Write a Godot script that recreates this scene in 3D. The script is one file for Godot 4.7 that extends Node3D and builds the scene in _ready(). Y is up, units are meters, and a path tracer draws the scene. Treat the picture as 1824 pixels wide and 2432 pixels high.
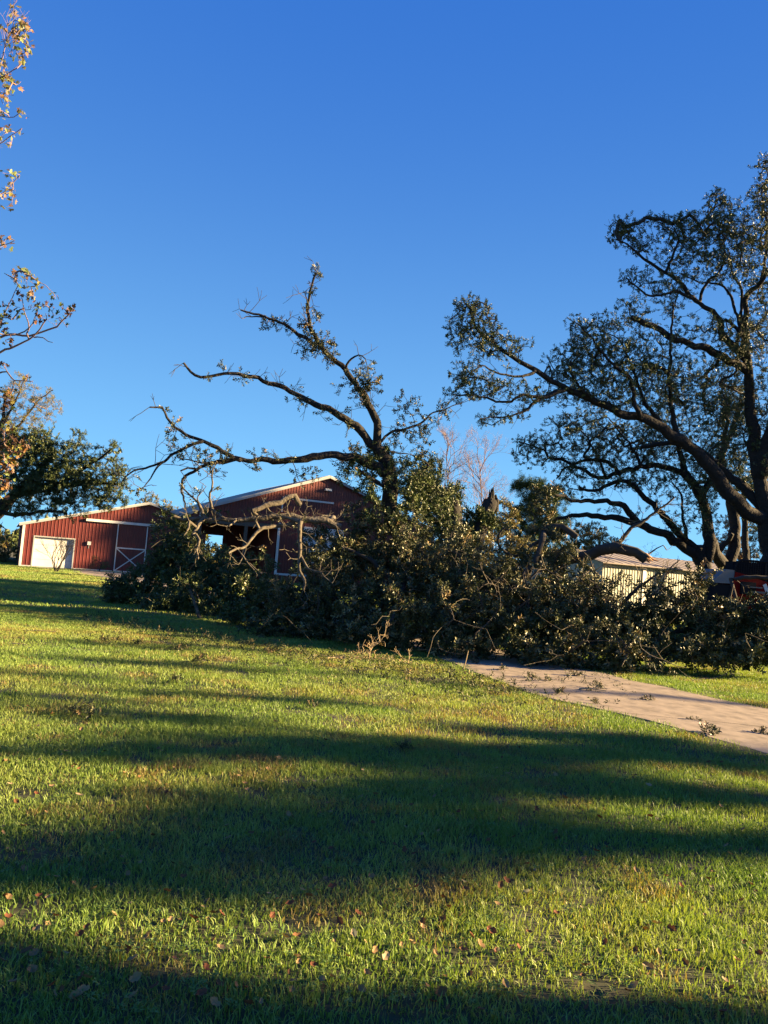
extends Node3D

# ---------------------------------------------------------------- camera model of the photograph (1824 x 2432)
const F := 1826.77
const PITCH := 4.3
const ROLL := 4.3
const EYE := Vector3(0, 1.6, 0)
const YAW := 26.0                      # the barns' front faces turn this far to the right
const SUN_AZ := 3.0                   # the sun stands to the right, this far ahead of square-on
const SUN_EL := 15.0
var view: Basis
var rng := RandomNumberGenerator.new()
var bumps := FastNoiseLite.new()
var patchy := FastNoiseLite.new()
var wob := FastNoiseLite.new()
var M := {}
var drive_left := PackedVector2Array()
var drive_right := PackedVector2Array()
var names := {}

# regions of the photograph that outlines were read from: [x, y, scale]
const RA := [0.0, 900.0, 2.37]
const RB := [300.0, 600.0, 2.074]
const RC := [1024.0, 350.0, 2.011]
const RD := [400.0, 1100.0, 4.608]
const RE := [1100.0, 1120.0, 4.1475]
const RF := [1400.0, 1180.0, 3.913]
const RG := [0.0, 640.0, 6.145]
const RH := [0.0, 0.0, 1.7]
const RP := [0.0, 0.0, 1.0]

func lin(r: float, g: float, b: float) -> Color:
	return Color(r, g, b).linear_to_srgb()

func ray(px: float, py: float) -> Vector3:
	return view * Vector3((px - 912.0) / F, -(py - 1216.0) / F, -1.0)

func at(px: float, py: float, d: float) -> Vector3:
	var r := ray(px, py)
	return EYE + r * (d / -r.z)

func rat(reg: Array, x: float, y: float, d: float) -> Vector3:
	return at(reg[0] + x / reg[2], reg[1] + y / reg[2], d)

func onground(px: float, py: float) -> Vector3:
	var r := ray(px, py)
	var p := EYE + r * (-EYE.y / r.y)
	p.y = hgt(p.x, p.z)
	return p

func hgt(x: float, z: float) -> float:
	return bumps.get_noise_2d(x, z) * 0.07 + bumps.get_noise_2d(x * 3.7 + 50.0, z * 3.7) * 0.028

# ---------------------------------------------------------------- mesh helpers
class MB:
	var v := PackedVector3Array()
	var n := PackedVector3Array()
	var i := PackedInt32Array()
	var flat := true
	func quad(a: Vector3, b: Vector3, c: Vector3, d: Vector3) -> void:   # a b c d counter-clockwise as seen from the front
		var k := v.size()
		v.append_array([a, b, c, d])
		i.append_array([k, k + 2, k + 1, k, k + 3, k + 2])
	func tri(a: Vector3, b: Vector3, c: Vector3) -> void:
		var k := v.size()
		v.append_array([a, b, c])
		i.append_array([k, k + 2, k + 1])
	func box(lo: Vector3, hi: Vector3, t := Transform3D()) -> void:
		var p := []
		for q in 8:
			p.append(t * Vector3(hi.x if q & 1 else lo.x, hi.y if q & 2 else lo.y, hi.z if q & 4 else lo.z))
		quad(p[4], p[5], p[7], p[6])
		quad(p[1], p[0], p[2], p[3])
		quad(p[5], p[1], p[3], p[7])
		quad(p[0], p[4], p[6], p[2])
		quad(p[6], p[7], p[3], p[2])
		quad(p[0], p[1], p[5], p[4])
	func bar(a: Vector3, b: Vector3, w: float, h: float, up := Vector3.UP) -> void:
		var z := (b - a).normalized()
		var x := up.cross(z).normalized()
		var y := z.cross(x)
		box(Vector3(-w / 2, -h / 2, 0), Vector3(w / 2, h / 2, (b - a).length()), Transform3D(Basis(x, y, z), a))
	func mesh(mat: Material) -> ArrayMesh:
		var a := []
		a.resize(Mesh.ARRAY_MAX)
		a[Mesh.ARRAY_VERTEX] = v
		if n.size() == v.size():
			a[Mesh.ARRAY_NORMAL] = n
		a[Mesh.ARRAY_INDEX] = i
		var m := ArrayMesh.new()
		m.add_surface_from_arrays(Mesh.PRIMITIVE_TRIANGLES, a)
		m.surface_set_material(0, mat)
		return m

func tube(mb: MB, pts: PackedVector3Array, rad: PackedFloat32Array, sides: int, rough := 0.0, cap := false) -> void:
	var count := pts.size()
	if count < 2:
		return
	var t := (pts[1] - pts[0]).normalized()
	var nn := t.cross(Vector3.UP if absf(t.y) < 0.9 else Vector3.RIGHT).normalized()
	var base := mb.v.size()
	for k in count:
		var a := pts[maxi(k - 1, 0)]
		var b := pts[mini(k + 1, count - 1)]
		t = (b - a).normalized()
		nn = (nn - t * nn.dot(t)).normalized()
		var bb := t.cross(nn)
		for j in sides:
			var an := TAU * j / sides
			var o := nn * cos(an) + bb * sin(an)
			var r := rad[k]
			if rough > 0.0:
				var q := pts[k] + o * r
				r *= 1.0 + rough * wob.get_noise_3d(q.x * 9.0, q.y * 5.0, q.z * 9.0) + rough * 0.8 * wob.get_noise_3d(q.x * 30.0, q.y * 12.0, q.z * 30.0)
			mb.v.append(pts[k] + o * r)
			mb.n.append(o)
	for k in count - 1:
		for j in sides:
			var a := base + k * sides + j
			var b := base + k * sides + (j + 1) % sides
			var c := a + sides
			var d := b + sides
			mb.i.append_array([a, c, b, b, c, d])
	if cap:
		var e := mb.v.size()
		mb.v.append(pts[count - 1] + t * rad[count - 1] * 0.3)
		mb.n.append(t)
		var l := base + (count - 1) * sides
		for j in sides:
			mb.i.append_array([l + j, e, l + (j + 1) % sides])

func named(called: String) -> String:
	names[called] = names.get(called, -1) + 1
	return called if names[called] == 0 else "%s_%03d" % [called, names[called]]

func tag(o: Node3D, label: String, category: String, group := "") -> void:
	o.set_meta("label", label)
	o.set_meta("category", category)
	if group:
		o.set_meta("group", group)

func thing(called: String, label: String, category: String, where := Vector3.ZERO, turn := 0.0, group := "") -> Node3D:
	var o := Node3D.new()
	o.name = named(called)
	add_child(o)
	o.position = where
	o.rotation.y = turn
	tag(o, label, category, group)
	return o

func part(called: String, m: Mesh, parent: Node3D) -> MeshInstance3D:
	var o := MeshInstance3D.new()
	o.mesh = m
	o.name = called if parent != self else named(called)
	parent.add_child(o, true)
	return o

func struct(called: String, m: Mesh) -> MeshInstance3D:
	var o := part(called, m, self)
	o.set_meta("kind", "structure")
	return o

func scatter(called: String, m: Mesh, where: Array, tints: PackedColorArray, parent: Node3D) -> MultiMeshInstance3D:
	var mm := MultiMesh.new()
	mm.transform_format = MultiMesh.TRANSFORM_3D
	mm.use_colors = true
	mm.mesh = m
	mm.instance_count = where.size()
	for k in where.size():
		mm.set_instance_transform(k, where[k])
		mm.set_instance_color(k, tints[k])
	var o := MultiMeshInstance3D.new()
	o.multimesh = mm
	o.name = called if parent != self else named(called)
	parent.add_child(o, true)
	o.set_meta("kind", "stuff")
	return o

# ---------------------------------------------------------------- trees: limbs that are drawn, twigs that grow to them
class Skel:
	var pos := PackedVector3Array()
	var par := PackedInt32Array()
	var given := PackedFloat32Array()
	var w := PackedFloat32Array()
	var limbs := []
	var twigs := []
	var cells := {}
	var leaf_at := []
	var leaf_tint := PackedColorArray()
	var tip := 0.0045
	func add(p: Vector3, parent: int, r: float) -> int:
		pos.append(p)
		par.append(parent)
		given.append(r)
		var c := Vector3i((p * 1.4).floor())
		if not cells.has(c):
			cells[c] = PackedInt32Array()
		cells[c].append(pos.size() - 1)
		return pos.size() - 1
	func nearest(p: Vector3) -> int:
		var best := -1
		var bd := 1e9
		var c := Vector3i((p * 1.4).floor())
		for s in 4:
			for x in range(-s, s + 1):
				for y in range(-s, s + 1):
					for z in range(-s, s + 1):
						if maxi(absi(x), maxi(absi(y), absi(z))) != s:
							continue
						var k := c + Vector3i(x, y, z)
						if cells.has(k):
							for q in cells[k]:
								var d := pos[q].distance_squared_to(p)
								if d < bd:
									bd = d
									best = q
			if best >= 0 and bd < (s / 1.4) * (s / 1.4):
				return best
		if best >= 0:
			return best
		for q in pos.size():
			var d := pos[q].distance_squared_to(p)
			if d < bd:
				bd = d
				best = q
		return best
	func pipe() -> void:
		w.resize(pos.size())
		w.fill(0.0)
		for k in range(pos.size() - 1, -1, -1):
			w[k] = maxf(w[k], 1.0)
			if par[k] >= 0:
				w[par[k]] += w[k]
	func radius(k: int) -> float:
		return given[k] if given[k] > 0.0 else tip * pow(w[k], 0.43)

func limb(s: Skel, called: String, reg: Array, d0: float, d1: float, r0: float, r1: float, xy: Array, join := true, wiggle := 1.0) -> void:
	var pts := PackedVector3Array()
	var n := xy.size() / 2
	for k in n:
		pts.append(rat(reg, xy[2 * k], xy[2 * k + 1], lerpf(d0, d1, float(k) / (n - 1))))
	limb3(s, called, pts, r0, r1, join, wiggle)

func limb3(s: Skel, called: String, pts: PackedVector3Array, r0: float, r1: float, join := true, wiggle := 1.0) -> void:
	var n := pts.size()
	var parent := -1
	if join and s.pos.size():
		parent = s.nearest(pts[0])
	var path := PackedInt32Array()
	if parent >= 0:
		path.append(parent)
	var fine := PackedVector3Array()
	for k in n - 1:
		var a := pts[maxi(k - 1, 0)]
		var d := pts[mini(k + 2, n - 1)]
		var step := clampf((r0 + r1) * 0.9, 0.1, 0.35)
		var m := maxi(1, int(pts[k].distance_to(pts[k + 1]) / step))
		for q in m:
			fine.append(pts[k].cubic_interpolate(pts[k + 1], a, d, float(q) / m))
	fine.append(pts[n - 1])
	for k in fine.size():
		var f := float(k) / maxi(1, fine.size() - 1)
		var r := lerpf(r0, r1, pow(f, 0.85))
		var j := Vector3(wob.get_noise_2d(fine[k].x * 14.0 + 7.0, fine[k].y * 14.0), wob.get_noise_2d(fine[k].y * 14.0, fine[k].x * 14.0 + 31.0), wob.get_noise_2d(fine[k].z * 14.0, fine[k].y * 14.0 + 90.0))
		parent = s.add(fine[k] + j * wiggle * (0.06 + r * 0.5) * (0.0 if k == 0 else 1.0), parent, r)
		path.append(parent)
	s.limbs.append([called, path])

func unit() -> Vector3:
	return Vector3(rng.randfn(), rng.randfn(), rng.randfn()).normalized()

func green(kind: String) -> Color:
	var a := rng.randf()
	match kind:
		"oak":
			if a < 0.12:
				return Color(0.10, 0.115, 0.045)
			return Color(0.034, 0.052, 0.016).lerp(Color(0.075, 0.098, 0.026), rng.randf())
		"fallen":
			if a < 0.06:
				return Color(0.20, 0.14, 0.06)
			if a < 0.17:
				return Color(0.17, 0.165, 0.085)
			return Color(0.022, 0.03, 0.010).lerp(Color(0.058, 0.068, 0.022), rng.randf())
		"gold":
			return Color(0.10, 0.11, 0.03).lerp(Color(0.20, 0.15, 0.045), rng.randf())
		"pine":
			return Color(0.03, 0.06, 0.018).lerp(Color(0.06, 0.1, 0.028), rng.randf())
		"rust":
			return Color(0.20, 0.10, 0.045).lerp(Color(0.25, 0.18, 0.06), rng.randf())
		"sycamore":
			if a < 0.30:
				return Color(0.085, 0.115, 0.025)
			if a < 0.40:
				return Color(0.20, 0.17, 0.03)
			if a < 0.58:
				return Color(0.18, 0.085, 0.03)
			if a < 0.72:
				return Color(0.13, 0.07, 0.03)
			return Color(0.085, 0.045, 0.03)
	return Color(0.06, 0.08, 0.02)

# one twig from the nearest wood to a point, with sprigs of leaves on its outer part
func twig(s: Skel, p: Vector3, sprigs: int, kind: String, size := 1.0, lift := 0.2, from := 0.35) -> void:
	var q := s.nearest(p)
	var a := s.pos[q]
	var l := a.distance_to(p)
	if l < 0.03:
		return
	var back := a - s.pos[s.par[q]] if s.par[q] >= 0 else p - a
	var ctrl := a + ((p - a).normalized() * 0.6 + back.normalized() * (0.45 if sprigs else 0.1) + unit() * (0.35 if sprigs else 0.2)) * l * 0.5
	var n := clampi(int(l / 0.25) + 1, 2, 7)
	var path := PackedInt32Array([q])
	var parent := q
	for k in n:
		var f := float(k + 1) / n
		var c := a.lerp(ctrl, f).lerp(ctrl.lerp(p, f), f) + unit() * minf(0.05, l * 0.04)
		parent = s.add(c, parent, 0.0)
		path.append(parent)
	s.twigs.append(path)
	for k in sprigs:
		var f := rng.randf_range(from, 1.0) * n
		var i0 := mini(int(f), n - 1)
		var c := s.pos[path[i0]].lerp(s.pos[path[i0 + 1]], f - i0)
		var d := ((s.pos[path[i0 + 1]] - s.pos[path[i0]]).normalized() * 0.6 + unit() * 0.75 + Vector3(0, lift, 0)).normalized()
		s.leaf_at.append(Transform3D(frame(d).scaled(Vector3.ONE * size * rng.randf_range(0.7, 1.25)), c + unit() * 0.03 * size))
		s.leaf_tint.append(green(kind))

# short leafless twigs along the thinner wood
func bare_twigs(s: Skel, n: int, thick: float, reach: float) -> void:
	var most := s.pos.size()
	for q in n * 4:
		if n <= 0:
			return
		var k := rng.randi() % most
		if s.given[k] <= 0.0 or s.given[k] > thick or s.par[k] < 0:
			continue
		n -= 1
		var along := (s.pos[k] - s.pos[s.par[k]]).normalized()
		var d := (along * 0.5 + unit() + Vector3(0, 0.2, 0)).normalized()
		fork(s, k, d, reach * rng.randf_range(0.4, 1.0), 0.009, 1, 0.7)

func frame(y: Vector3) -> Basis:
	var x := y.cross(unit()).normalized()
	return Basis(x, y, x.cross(y))

# foliage through an ellipsoid given in a region of the photograph
func blob(s: Skel, reg: Array, d: float, b: Array, dens: float, sprigs: int, kind: String, size := 1.0, deep := 1.0, lift := 0.2, from := 0.35) -> void:
	var c := rat(reg, b[0], b[1], d)
	var k: float = d / F / reg[2]
	var rx: float = b[2] * k
	var ry: float = b[3] * k
	var rz := (rx + ry) * 0.5 * deep
	var n := int(rx * ry * dens + rng.randf())
	for q in n:
		var o := unit() * pow(rng.randf(), 0.42)
		var p := c + Vector3(o.x * rx, o.y * ry, o.z * rz)
		if p.y < 0.06:
			p.y = rng.randf_range(0.04, 0.25)
		twig(s, p, sprigs, kind, size, lift, from)

func grown(s: Skel, o: Node3D, bark: String, leaf: Mesh, twig_bark := "", crown := "crown", rough := 0.2) -> void:
	s.pipe()
	for l in s.limbs:
		var path: PackedInt32Array = l[1]
		var pts := PackedVector3Array()
		var rad := PackedFloat32Array()
		for k in path.size():
			pts.append(s.pos[path[k]] - o.position)
			rad.append(s.radius(path[k]) if k > 0 or s.par[path[0]] < 0 and path.size() < 2 else minf(s.radius(path[k]), s.radius(path[mini(1, path.size() - 1)])))
		var big := 0.0
		for r in rad:
			big = maxf(big, r)
		var mb := MB.new()
		tube(mb, pts, rad, 14 if big > 0.25 else 9 if big > 0.06 else 6, rough, true)
		part(l[0], mb.mesh(M[bark]), o)
	if s.twigs.size():
		var mb := MB.new()
		for path in s.twigs:
			var pts := PackedVector3Array()
			var rad := PackedFloat32Array()
			for k in path.size():
				pts.append(s.pos[path[k]] - o.position)
				rad.append(s.radius(path[k]) if k > 0 else minf(s.radius(path[0]), s.radius(path[1])))
			tube(mb, pts, rad, 3 if rad[0] < 0.012 else 5)
		part("twigs", mb.mesh(M[twig_bark if twig_bark else bark]), o).set_meta("kind", "stuff")
	if s.leaf_at.size():
		if crown == "leaf":
			single_leaves(s, o, leaf)
			return
		var moved := []
		for t in s.leaf_at:
			moved.append(Transform3D(t.basis, t.origin - o.position))
		scatter(crown, leaf, moved, s.leaf_tint, o)

# leaves large enough to be told apart: the 300 that show largest as parts, the others joined
func single_leaves(s: Skel, o: Node3D, leaf: Mesh) -> void:
	var rest := []
	var tint := PackedColorArray()
	var made := {}
	var shown := 0
	for k in s.leaf_at.size():
		var t: Transform3D = s.leaf_at[k]
		var q := view.inverse() * (t.origin - EYE)
		if shown < 300 and q.z < 0.0 and 912.0 + F * q.x / -q.z > -4.0 and 1216.0 - F * q.y / -q.z > -4.0:
			shown += 1
			var c := s.leaf_tint[k]
			if not made.has(c):
				made[c] = plain(c.linear_to_srgb(), 0.6)
				made[c].backlight_enabled = true
				made[c].backlight = Color(0.5, 0.5, 0.3)
				made[c].cull_mode = BaseMaterial3D.CULL_DISABLED
			var l := part("leaf", leaf, o)
			l.material_override = made[c]
			l.transform = Transform3D(t.basis, t.origin - o.position)
		else:
			rest.append(Transform3D(t.basis, t.origin - o.position))
			tint.append(s.leaf_tint[k])
	if rest.size():
		scatter("crown", leaf, rest, tint, o)

func make_sprig(leaves: int, length: float, ll: float, lw: float, mat: Material, spread := 0.75) -> ArrayMesh:
	var mb := MB.new()
	for k in leaves:
		var f := (k + 0.5) / leaves
		var an := k * 2.4 + rng.randf() * 0.6
		var out := Vector3(cos(an), 0, sin(an))
		var d := (out * spread + Vector3(0, 0.55 + 0.5 * f, 0) + unit() * 0.25).normalized()
		var side := d.cross(Vector3.UP if absf(d.y) < 0.9 else out).normalized()
		side = (side + unit() * 0.45).normalized()
		side = (side - d * side.dot(d)).normalized()
		var nrm := side.cross(d)
		var b := Vector3(0, f * length, 0) + out * 0.008
		var l := ll * rng.randf_range(0.7, 1.2)
		var wd := lw * rng.randf_range(0.8, 1.2)
		var m := b + d * l * 0.5
		var t := b + d * l - nrm * l * 0.12
		var ml := m + side * wd * 0.5 + nrm * wd * 0.16
		var mr := m - side * wd * 0.5 + nrm * wd * 0.16
		mb.tri(b, t, ml)
		mb.tri(b, mr, t)
	return mb.mesh(mat)

func make_lobed(count: int, size: float, mat: Material) -> ArrayMesh:   # broad five-lobed leaves on short stalks, a few to a cluster
	var mb := MB.new()
	for k in count:
		var an := k * 2.1 + rng.randf()
		var out := Vector3(cos(an), rng.randf_range(-0.5, 0.5), sin(an)).normalized()
		var c := out * size * 0.4 + Vector3(0, rng.randf() * size * 0.8, 0)
		var y := (out + Vector3(0, -0.6, 0) + unit() * 0.4).normalized()
		var x := y.cross(unit()).normalized()
		var z := x.cross(y)
		var cup := rng.randf_range(0.1, 0.45)
		var ring := []
		for j in 11:
			var th := (j / 10.0 - 0.5) * TAU * 0.86
			var r: float = size * (0.62 if j == 5 else 0.52)
			if j % 2 == 1 and j != 5:
				r = size * 0.29
			ring.append(c + y * cos(th) * r + x * sin(th) * r + z * cup * r * absf(sin(th)))
		for j in 10:
			mb.tri(c, ring[j], ring[j + 1])
	return mb.mesh(mat)

func make_turf(blades: int, spread: float, h0: float, h1: float, w: float, mat: Material) -> ArrayMesh:
	var mb := MB.new()
	for k in blades:
		var an := rng.randf() * TAU
		var r := spread * sqrt(rng.randf())
		var b := Vector3(cos(an) * r, -0.012, sin(an) * r)
		var h := rng.randf_range(h0, h1)
		var fa := rng.randf() * TAU
		var side := Vector3(cos(fa), 0, sin(fa)) * w * rng.randf_range(0.6, 1.2) * 0.5
		var la := rng.randf() * TAU
		var lean := Vector3(cos(la), 0, sin(la)) * h * rng.randf_range(0.1, 0.9)
		var m := b + Vector3(0, h * 0.6, 0) + lean * 0.35
		var t := b + Vector3(0, h * rng.randf_range(0.75, 1.0), 0) + lean
		mb.quad(b - side, b + side, m + side * 0.8, m - side * 0.8)
		mb.tri(m - side * 0.8, m + side * 0.8, t)
	return mb.mesh(mat)

# ---------------------------------------------------------------- materials
func noise_tex(freq: float, a: Color, b: Color, octaves := 4, size := 512, sd := 1, mid := Color(0, 0, 0, 0)) -> NoiseTexture2D:
	var t := NoiseTexture2D.new()
	t.width = size
	t.height = size
	t.seamless = true
	var n := FastNoiseLite.new()
	n.noise_type = FastNoiseLite.TYPE_SIMPLEX_SMOOTH
	n.frequency = freq
	n.fractal_octaves = octaves
	n.seed = sd
	t.noise = n
	var g := Gradient.new()
	g.set_color(0, a)
	g.set_color(1, b)
	if mid.a > 0.0:
		g.add_point(0.5, mid)
	t.color_ramp = g
	return t

func tri_mat(tex: Texture2D, scale: float, rough: float, height: Texture2D = null, depth := 1.0) -> StandardMaterial3D:
	var m := StandardMaterial3D.new()
	m.albedo_texture = tex
	m.uv1_triplanar = true
	m.uv1_world_triplanar = true
	m.uv1_scale = Vector3.ONE * scale
	m.roughness = rough
	if height:
		m.heightmap_enabled = true
		m.heightmap_texture = height
		m.heightmap_scale = depth
	return m

func plain(c: Color, rough: float, metal := 0.0) -> StandardMaterial3D:
	var m := StandardMaterial3D.new()
	m.albedo_color = c
	m.roughness = rough
	m.metallic = metal
	return m

func leafy(rough: float, through: float, spec := 0.5) -> StandardMaterial3D:
	var m := StandardMaterial3D.new()
	m.vertex_color_use_as_albedo = true
	m.roughness = rough
	m.metallic_specular = spec
	m.cull_mode = BaseMaterial3D.CULL_DISABLED
	m.backlight_enabled = true
	m.backlight = Color(through, through, through * 0.6)
	return m

func materials() -> void:
	var grain := noise_tex(0.02, Color.BLACK, Color.WHITE, 5, 512, 3)
	M.bark = tri_mat(noise_tex(0.012, lin(0.006, 0.005, 0.0042), lin(0.026, 0.021, 0.018), 5, 512, 4), 0.7, 0.95, grain, 4.0)
	M.pale_bark = tri_mat(noise_tex(0.012, lin(0.03, 0.025, 0.018), lin(0.19, 0.17, 0.13), 5, 512, 5, lin(0.085, 0.07, 0.05)), 1.1, 0.95, grain, 2.0)
	M.grey_bark = tri_mat(noise_tex(0.012, lin(0.015, 0.0125, 0.01), lin(0.055, 0.045, 0.036), 4, 256, 6), 1.0, 0.95)
	M.pink_bark = plain(lin(0.20, 0.135, 0.115), 0.9)
	M.torn = tri_mat(noise_tex(0.03, lin(0.25, 0.12, 0.05), lin(0.5, 0.3, 0.15), 3, 256, 7), 2.0, 0.9)
	M.dead = tri_mat(noise_tex(0.02, lin(0.22, 0.16, 0.09), lin(0.42, 0.33, 0.2), 3, 256, 8), 2.0, 0.95)
	M.leaf = leafy(0.45, 0.28, 0.4)
	M.leaf_soft = leafy(0.6, 0.5, 0.4)
	M.blade = leafy(0.5, 0.85, 0.4)
	M.dry_leaf = leafy(0.75, 0.5, 0.3)
	M.soil = tri_mat(noise_tex(0.02, lin(0.018, 0.018, 0.008), lin(0.075, 0.055, 0.028), 5, 1024, 9, lin(0.03, 0.036, 0.012)), 0.5, 1.0)
	M.concrete = tri_mat(noise_tex(0.008, lin(0.12, 0.096, 0.073), lin(0.28, 0.226, 0.172), 6, 1024, 10, lin(0.22, 0.176, 0.133)), 0.35, 0.85, grain, 0.4)
	M.apron = tri_mat(noise_tex(0.01, lin(0.36, 0.34, 0.31), lin(0.46, 0.43, 0.4), 5, 512, 11), 0.3, 0.9)
	M.red_steel = tri_mat(noise_tex(0.006, lin(0.075, 0.0095, 0.008), lin(0.12, 0.017, 0.014), 4, 512, 12), 0.25, 0.5)
	M.red_old = tri_mat(noise_tex(0.006, lin(0.13, 0.016, 0.013), lin(0.19, 0.026, 0.02), 4, 512, 13), 0.25, 0.6)
	M.white_paint = tri_mat(noise_tex(0.01, lin(0.45, 0.445, 0.425), lin(0.6, 0.59, 0.57), 4, 256, 14), 0.5, 0.55)
	M.grey_trim = plain(lin(0.26, 0.27, 0.28), 0.6)
	M.roof_metal = tri_mat(noise_tex(0.01, lin(0.3, 0.3, 0.29), lin(0.42, 0.42, 0.41), 4, 256, 15), 0.3, 0.5)
	M.shed_roof = tri_mat(noise_tex(0.012, lin(0.15, 0.13, 0.125), lin(0.24, 0.205, 0.19), 5, 256, 16), 0.4, 0.85)
	M.cream = tri_mat(noise_tex(0.008, lin(0.26, 0.275, 0.225), lin(0.33, 0.34, 0.28), 4, 256, 17), 0.3, 0.6)
	M.wood_post = tri_mat(noise_tex(0.02, lin(0.07, 0.056, 0.045), lin(0.12, 0.1, 0.08), 3, 256, 18), 1.0, 0.9)
	M.dark_steel = plain(lin(0.012, 0.013, 0.016), 0.8)
	M.dark_steel.metallic_specular = 0.15
	M.red_paint = plain(lin(0.12, 0.004, 0.004), 0.5)
	M.red_paint.metallic_specular = 0.15
	M.silver = plain(lin(0.13, 0.14, 0.155), 0.6, 0.0)
	M.silver.metallic_specular = 0.2
	M.chrome = plain(lin(0.07, 0.07, 0.075), 0.5, 0.2)
	M.rubber = plain(lin(0.02, 0.02, 0.02), 0.9)
	M.glass = plain(lin(0.03, 0.035, 0.04), 0.08)
	M.board = plain(lin(0.45, 0.47, 0.49), 0.6)

# ---------------------------------------------------------------- setting
func build_ground() -> void:
	var xs := PackedFloat32Array()
	var zs := PackedFloat32Array()
	for x in [-420.0, -250.0, -150.0, -100.0, -75.0, -60.0]:
		xs.append(x)
	var x := -50.0
	while x <= 50.0:
		xs.append(x)
		x += 0.3 if absf(x) < 9.0 else 0.9
	for y in [60.0, 75.0, 100.0, 150.0, 250.0, 420.0]:
		xs.append(y)
	var z := 8.0
	for y in [200.0, 100.0, 50.0, 25.0, 14.0]:
		zs.append(y)
	while z > -90.0:
		zs.append(z)
		z -= 0.3 if z > -26.0 else 1.0
	for y in [-100.0, -120.0, -150.0, -200.0, -280.0, -420.0, -600.0]:
		zs.append(y)
	var mb := MB.new()
	for b in zs:
		for a in xs:
			mb.v.append(Vector3(a, hgt(a, b), b))
			mb.n.append(Vector3(hgt(a - 0.2, b) - hgt(a + 0.2, b), 0.4, hgt(a, b - 0.2) - hgt(a, b + 0.2)).normalized())
	var nx := xs.size()
	for j in zs.size() - 1:
		for i in nx - 1:
			var k := j * nx + i
			mb.i.append_array([k, k + nx, k + 1, k + 1, k + nx, k + nx + 1])
	struct("ground", mb.mesh(M.soil))

func drive_side(z: float, side: PackedVector2Array) -> float:
	for k in side.size() - 1:
		var a := side[k]
		var b := side[k + 1]
		if z <= a.y and z >= b.y:
			return lerpf(a.x, b.x, (z - a.y) / (b.y - a.y))
	return 1e6

func on_drive(x: float, z: float, m := 0.0) -> bool:
	if z > drive_left[0].y or z < drive_left[drive_left.size() - 1].y:
		return false
	return x > drive_side(z, drive_left) + m and x < drive_side(z, drive_right) - m

func build_driveway() -> void:
	# edges read off the photograph, carried on under the brush to the barn
	drive_left = PackedVector2Array([Vector2(9.0, -0.5), Vector2(6.2, -4.6), Vector2(4.14, -8.07), Vector2(2.44, -10.76), Vector2(1.59, -13.7), Vector2(1.0, -16.0), Vector2(-2.6, -22.0), Vector2(-7.5, -30.0), Vector2(-13.0, -38.5), Vector2(-19.5, -49.0), Vector2(-21.2, -53.6)])
	drive_right = PackedVector2Array([Vector2(12.6, -0.5), Vector2(9.0, -6.0), Vector2(5.85, -11.47), Vector2(4.6, -13.3), Vector2(4.0, -15.4), Vector2(3.3, -17.4), Vector2(0.2, -23.4), Vector2(-4.2, -31.0), Vector2(-9.4, -39.5), Vector2(-13.6, -47.5), Vector2(-16.2, -54.5)])
	var o := Node3D.new()
	o.name = "driveway"
	add_child(o)
	o.set_meta("kind", "structure")
	var z := -0.6
	while z > -53.4:
		var z2 := maxf(z - 3.05, -53.5)
		var mb := MB.new()
		var rows := 12
		var cols := 10
		for j in rows + 1:
			var zz := lerpf(z - 0.009, z2 + 0.009, float(j) / rows)
			for i in cols + 1:
				var l := drive_side(zz, drive_left)
				var r := drive_side(zz, drive_right)
				var f := float(i) / cols
				var xx := lerpf(l, r, f)
				if i == 0 or i == cols:
					xx += wob.get_noise_2d(zz * 40.0, i * 9.0) * 0.05
				mb.v.append(Vector3(xx, hgt(xx, zz) + 0.012, zz + (f - 0.5) * 0.4))
				mb.n.append(Vector3.UP)
		for j in rows:
			for i in cols:
				var k := j * (cols + 1) + i
				var kk := k + cols + 1
				mb.i.append_array([k, kk, k + 1, k + 1, kk, kk + 1])
		# the slab's edge faces
		var top := mb.v.size()
		for j in rows:
			for e in [0, cols]:
				var a := mb.v[j * (cols + 1) + e]
				var b := mb.v[(j + 1) * (cols + 1) + e]
				var k := mb.v.size()
				var nn := Vector3(-1 if e == 0 else 1, 0, 0)
				mb.v.append_array([a, b, b - Vector3(0, 0.09, 0), a - Vector3(0, 0.09, 0)])
				mb.n.append_array([nn, nn, nn, nn])
				mb.i.append_array([k, k + 2, k + 1, k, k + 3, k + 2] if e == 0 else [k, k + 1, k + 2, k, k + 2, k + 3])
		part("slab", mb.mesh(M.concrete), o)
		z -= 3.05
	# pale apron along the barn front
	var ab := MB.new()
	var p := [barn_pt(0.4, 0.1), barn_pt(3.6, 0.1), barn_pt(9.5, 0.6), barn_pt(9.5, 4.5), barn_pt(6.2, 3.6), barn_pt(4.0, 1.9), barn_pt(1.2, 2.0)]
	for k in range(1, p.size() - 1):
		ab.tri(p[0] + Vector3(0, 0.035, 0), p[k + 1] + Vector3(0, 0.035, 0), p[k] + Vector3(0, 0.035, 0))
	for k in p.size():
		var a: Vector3 = p[k]
		var b: Vector3 = p[(k + 1) % p.size()]
		ab.quad(a + Vector3(0, 0.035, 0), b + Vector3(0, 0.035, 0), b - Vector3(0, 0.05, 0), a - Vector3(0, 0.05, 0))
	struct("barn_apron_path", ab.mesh(M.apron))

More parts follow.
